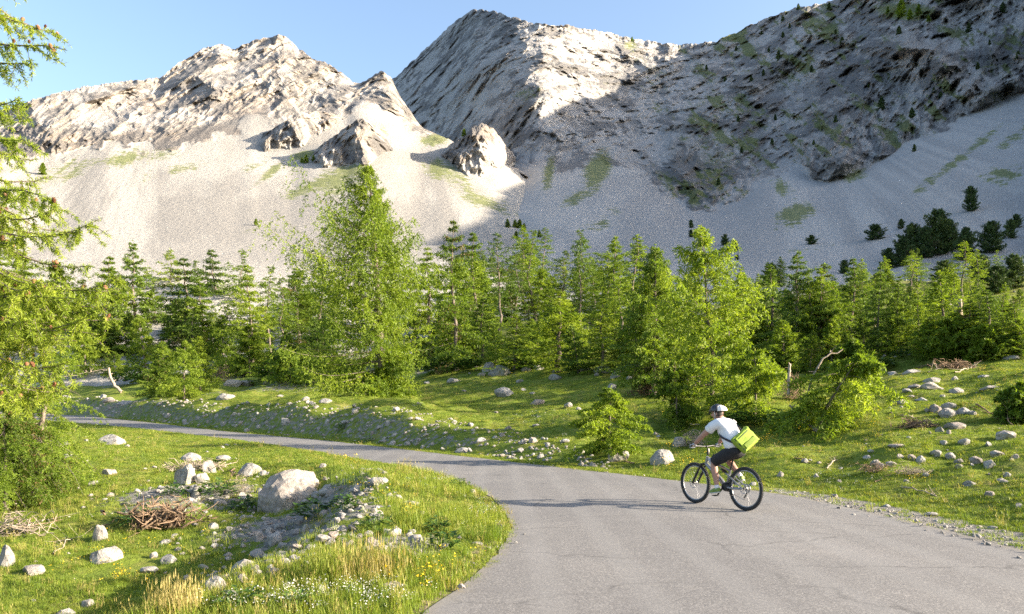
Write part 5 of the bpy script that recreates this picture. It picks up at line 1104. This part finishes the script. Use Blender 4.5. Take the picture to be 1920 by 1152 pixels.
# eyes are dark points under the brow
for s in (1, -1):
    me = bpy.data.meshes.new('eye'); bm = bmesh.new(); bmesh.ops.create_uvsphere(bm, u_segments=8, v_segments=6, radius=.011); bm.to_mesh(me); bm.free(); link('eye', me, M_HAIR, rider, (HD[0] + .076 - s * .012, HD[1] + s * .028 + .034, HD[2] + .004))
sv = [(.19, 0, .985), (.25, 0, 1.12), (.35, 0, 1.30), (.465, 0, 1.445), (.545, 0, 1.515), (.495, .18, 1.46), lp(LS, LEl, .35), lp(LS, LEl, .66), (.495, -.18, 1.46), lp(RS, REl, .35), lp(RS, REl, .66)]
shirt = skin('t_shirt', sv, [(0,1),(1,2),(2,3),(3,4),(3,5),(5,6),(6,7),(3,8),(8,9),(9,10)], [(.2,.165),(.208,.175),(.215,.185),(.175,.155),(.085,.08),.108,.092,.09,.108,.092,.09], 0)
def wrinkle(me, a, sc, seed):
    n = len(me.vertices); V = np.empty(n * 3); me.vertices.foreach_get('co', V); V = V.reshape(-1, 3); N = np.empty(n * 3); me.vertices.foreach_get('normal', N); N = N.reshape(-1, 3)
    V += N * (a * ridged(V[:, 0] * sc + seed, V[:, 1] * sc * .6, V[:, 2] * sc * 1.3, 3) - a * .7)[:, None]; me.vertices.foreach_set('co', V.ravel()); me.update()
wrinkle(shirt, .012, 9, 1.0); link('t_shirt', shirt, M_SHIRT, rider)
hl, hr = (.21, .095, .985), (.21, -.095, .985)
shorts = skin('shorts', [(.16, 0, 1.06), (.19, 0, .99), hl, lp(hl, LK, .45), lp(hl, LK, 1.04), hr, lp(hr, RK, .45), lp(hr, RK, .93)], [(0,1),(1,2),(2,3),(3,4),(1,5),(5,6),(6,7)], [.165,.165,.128,.12,.108,.128,.12,.105], 1)
wrinkle(shorts, .01, 11, 4.0); sh = link('shorts', shorts, M_SHORT, rider)
me = skin('hem', [lp(hl, LK, 1.03), lp(hl, LK, 1.075)], [(0, 1)], [.11, .104], 0); link('white_hem', me, M_SHIRT, sh)
for s, A_, tilt in ((1, LA, -.12), (-1, RA, -.45)):
    sx, sy, sz = A_; c, t = math.cos(tilt), math.sin(tilt)
    def at(x, z, y=0.0): return (sx + c * x - t * z, sy + s * y, sz - .0 + t * x + c * z)
    sk = link('sock', skin('sock', [at(0, .05), at(0, .0), at(.0, -.05)], [(0, 1), (1, 2)], [.042, .043, .04], 0), M_SHIRT, rider)
    shoe = link('shoe', skin('shoe', [at(-.055, -.06), at(.01, -.045), at(.07, -.065), at(.14, -.082), at(.19, -.086)], [(0,1),(1,2),(2,3),(3,4)], [.04, .046, .044, .036, .026], 1), M_SHOE, rider)
    link('sole', skin('sole', [at(-.06, -.098), at(.04, -.1), at(.12, -.108), at(.195, -.103)], [(0,1),(1,2),(2,3)], [(.036,.014),(.036,.014),(.036,.014),(.024,.012)], 0), M_SOLE, shoe)
for s, H_, E_ in ((1, LH, LEl), (-1, RH, REl)):
    bx, by, bz = .925, s * .305, 1.053
    V = [(bx - .055, by, bz + .035), (bx - .015, by, bz + .036), (bx + .012, by, bz + .026)]; E = [(0, 1), (1, 2)]; Rr = [.03, .036, .03]
    g = Geo(); meshes = [skin('glove', V, E, [(.028, .02), (.04, .017), (.038, .015)], 0)]
    for k, (yo, L) in enumerate(((-.034, .9), (-.012, 1.0), (.011, .97), (.033, .8))):       # four fingers curled round the grip
        y = by + s * yo * -1; f = [(bx + .008, y, bz + .028), (bx + .036 * L, y, bz + .014), (bx + .04 * L, y, bz - .014), (bx + .018 * L, y, bz - .029), (bx - .006, y, bz - .026)]
        meshes.append(skin('f', f, [(0,1),(1,2),(2,3),(3,4)], [.010, .0095, .009, .0085, .0075], 0, 1))
    th = [(bx - .03, by - s * .035, bz + .022), (bx - .012, by - s * .055, bz + .004), (bx + .008, by - s * .058, bz - .02), (bx + .02, by - s * .05, bz - .026)]
    meshes.append(skin('t', th, [(0,1),(1,2),(2,3)], [.013, .0115, .010, .008], 0, 1))
    bm = bmesh.new()
    for m in meshes: bm.from_mesh(m)
    me = bpy.data.meshes.new('glove'); bm.to_mesh(me); bm.free()
    for p in me.polygons: p.use_smooth = True
    link('glove', me, M_GLOVE, rider)
# helmet: vented shell, black in front, white behind, with peak and strap
def shell(part):
    nu, nv = 40, 14; V = []
    for j in range(nv + 1):
        for i in range(nu + 1):
            u = 2 * math.pi * i / nu; e = math.radians(92 * (1 - j / nv) - 4 + 8 * math.cos(u) * 0)
            lo = -.16 - .14 * math.cos(u) * -1 if False else 0
            r = 1 + .045 * math.sin(u * 9) * math.sin(math.pi * j / nv) ** .8
            x = .137 * math.cos(e) * math.cos(u) * r - .012; y = .1 * math.cos(e) * math.sin(u) * r; z = .105 * math.sin(e) * r + (-.035 * max(0, -math.cos(u)) * (1 - j / nv) ** .7)
            V.append((x, y, z))
    Fc = []; 
    for j in range(nv):
        for i in range(nu):
            u = math.cos(2 * math.pi * (i + .5) / nu); fb = u * math.cos(math.radians(88 * (1 - (j + .5) / nv))) > -.3
            st = abs(u * math.cos(math.radians(88 * (1 - (j + .5) / nv))) + .2) < .05
            if (fb and not st) == (part == 'front'): a = j * (nu + 1) + i; Fc.append((a, a + 1, a + nu + 2, a + nu + 1))
    me = bpy.data.meshes.new('helmet'); me.from_pydata(V, [], Fc); bm = bmesh.new(); bm.from_mesh(me); bmesh.ops.delete(bm, geom=[v for v in bm.verts if not v.link_faces], context='VERTS'); bm.to_mesh(me); bm.free()
    for p in me.polygons: p.use_smooth = True
    return me
hp = (HD[0] - .004, HD[1], HD[2] + .045)
hel = link('helmet', shell('back'), M_HELW, rider, hp, (0, R(5), R(24))); so = hel.modifiers.new('s', 'SOLIDIFY'); so.thickness = .018
fs = link('front_shell', shell('front'), M_HELB, hel); so = fs.modifiers.new('s', 'SOLIDIFY'); so.thickness = .018
me = bpy.data.meshes.new('peak'); N_ = 12; pv = []
for k in range(2):
    for i in range(N_ + 1):
        a = -1.0 + 2.0 * i / N_; r = .135 + .055 * k * math.cos(a * .9); pv.append((r * math.cos(a) - .01, .1 / .137 * r * math.sin(a), .022 - .012 * k))
me.from_pydata(pv, [], [(i, i + 1, N_ + 2 + i, N_ + 1 + i) for i in range(N_)]); pk = link('peak', me, M_HELB, hel); so = pk.modifiers.new('s', 'SOLIDIFY'); so.thickness = .006
for s in (1, -1): T('strap', [(.03, s * .094, -.01), (.025, s * .086, -.07), (.05, s * .045, -.145)], .006, M_HELW, hel, 5)
me = bpy.data.meshes.new('hair'); bm = bmesh.new(); bmesh.ops.create_uvsphere(bm, u_segments=20, v_segments=14, radius=1)
bmesh.ops.delete(bm, geom=[v for v in bm.verts if v.co.x > .05 or v.co.z < -.5], context='VERTS')
for v in bm.verts: v.co = Vector((v.co.x * .102, v.co.y * .08, v.co.z * .12))
bm.to_mesh(me); bm.free(); link('hair', me, M_HAIR, rider, HD, (0, R(4), 0))
# messenger bag on the rider's back
bag = empty('messenger_bag', *BASE); tag(bag, 'lime green messenger bag slung across the cyclist\'s lower back', 'bag')
def boxm(name, sx, sy, sz, bev=.02, seg=3):
    me = bpy.data.meshes.new(name); bm = bmesh.new(); bmesh.ops.create_cube(bm, size=1); bmesh.ops.scale(bm, vec=(sx, sy, sz), verts=bm.verts)
    bmesh.ops.bevel(bm, geom=bm.edges[:], offset=bev, segments=seg, affect='EDGES', profile=.6); bm.to_mesh(me); bm.free()
    for p in me.polygons: p.use_smooth = True
    return me
nrm = Vector((-.80, .30, .36)).normalized(); upv = Vector((0, 0, 1)); xa = upv.cross(nrm).normalized(); za = nrm.cross(xa).normalized()
Rm = Matrix((xa, nrm * -1, za)).transposed(); ctr = Vector((.045, -.03, 1.19))
roll = Matrix.Rotation(R(-38), 3, 'Y')
def bagobj(name, me, mat, loc, parent=bag):
    o = link(name, me, mat, parent); M4 = (Rm @ roll).to_4x4(); M4.translation = ctr + (Rm @ roll) @ Vector(loc); o.matrix_local = M4; return o
bb_ = boxm('bag_body', .4, .11, .33, .05, 4); bm = bmesh.new(); bm.from_mesh(bb_); bmesh.ops.subdivide_edges(bm, edges=bm.edges[:], cuts=3, use_grid_fill=True); bm.to_mesh(bb_); bm.free()
for v in bb_.vertices:
    x, y, z = v.co; v.co.z -= .02 * (1 - (x / .19) ** 2) * (1 if z > 0 else -.6); v.co.y -= .022 * math.exp(-((x / .13) ** 2 + ((z + .04) / .11) ** 2)) * (1 if y < 0 else 0)
wrinkle(bb_, .012, 13, 2.0)
for p in bb_.polygons: p.use_smooth = True
bagobj('bag_body', bb_, M_LIME, (0, 0, 0))
bagobj('flap', boxm('flap', .33, .02, .15, .009), M_LIME, (0, -.058, .045))
bagobj('front_pocket', boxm('front_pocket', .28, .03, .09, .014), M_LIMED, (0, -.066, -.085))
for nm, sx, sz, lx, lz in (('zip', .25, .01, 0, .085), ('piping', .33, .006, 0, -.03)):
    bagobj(nm, boxm(nm, sx, .012, sz, .002, 1), M_DARK if nm == 'zip' else M_LIMED, (lx, -.07 if nm == 'zip' else -.058, lz))
bagobj('side_pad', boxm('side_pad', .012, .12, .25, .004), M_DARK, (-.172, .005, 0)) 
def strap():
    P = np.array([(.06, .10, 1.115), (.13, .165, 1.15), (.26, .205, 1.2), (.42, .185, 1.25), (.5, .08, 1.32), (.58, -.06, 1.44), (.53, -.12, 1.55), (.42, -.14, 1.52), (.28, -.13, 1.40), (.12, -.14, 1.27)])
    t = np.linspace(0, 1, 40); u = np.linspace(0, 1, len(P)); Q = np.stack([np.interp(t, u, P[:, c]) for c in range(3)], 1)
    for _ in range(4): Q[1:-1] = .25 * Q[:-2] + .5 * Q[1:-1] + .25 * Q[2:]
    Tn = np.gradient(Q, axis=0); Tn /= np.linalg.norm(Tn, axis=1, keepdims=True); C = np.array([.34, 0, 1.3]); O = Q - C; O -= (O * Tn).sum(1, keepdims=True) * Tn; O /= np.linalg.norm(O, axis=1, keepdims=True); S = np.cross(Tn, O) * .02
    V = np.concatenate([Q - S + O * .004, Q + S + O * .004]); n = len(Q); me = bpy.data.meshes.new('strap'); me.from_pydata(V.tolist(), [], [(i, i + 1, n + i + 1, n + i) for i in range(n - 1)])
    o = link('strap', me, M_DARK, bag); so = o.modifiers.new('s', 'SOLIDIFY'); so.thickness = .006
strap()
rank_labels()
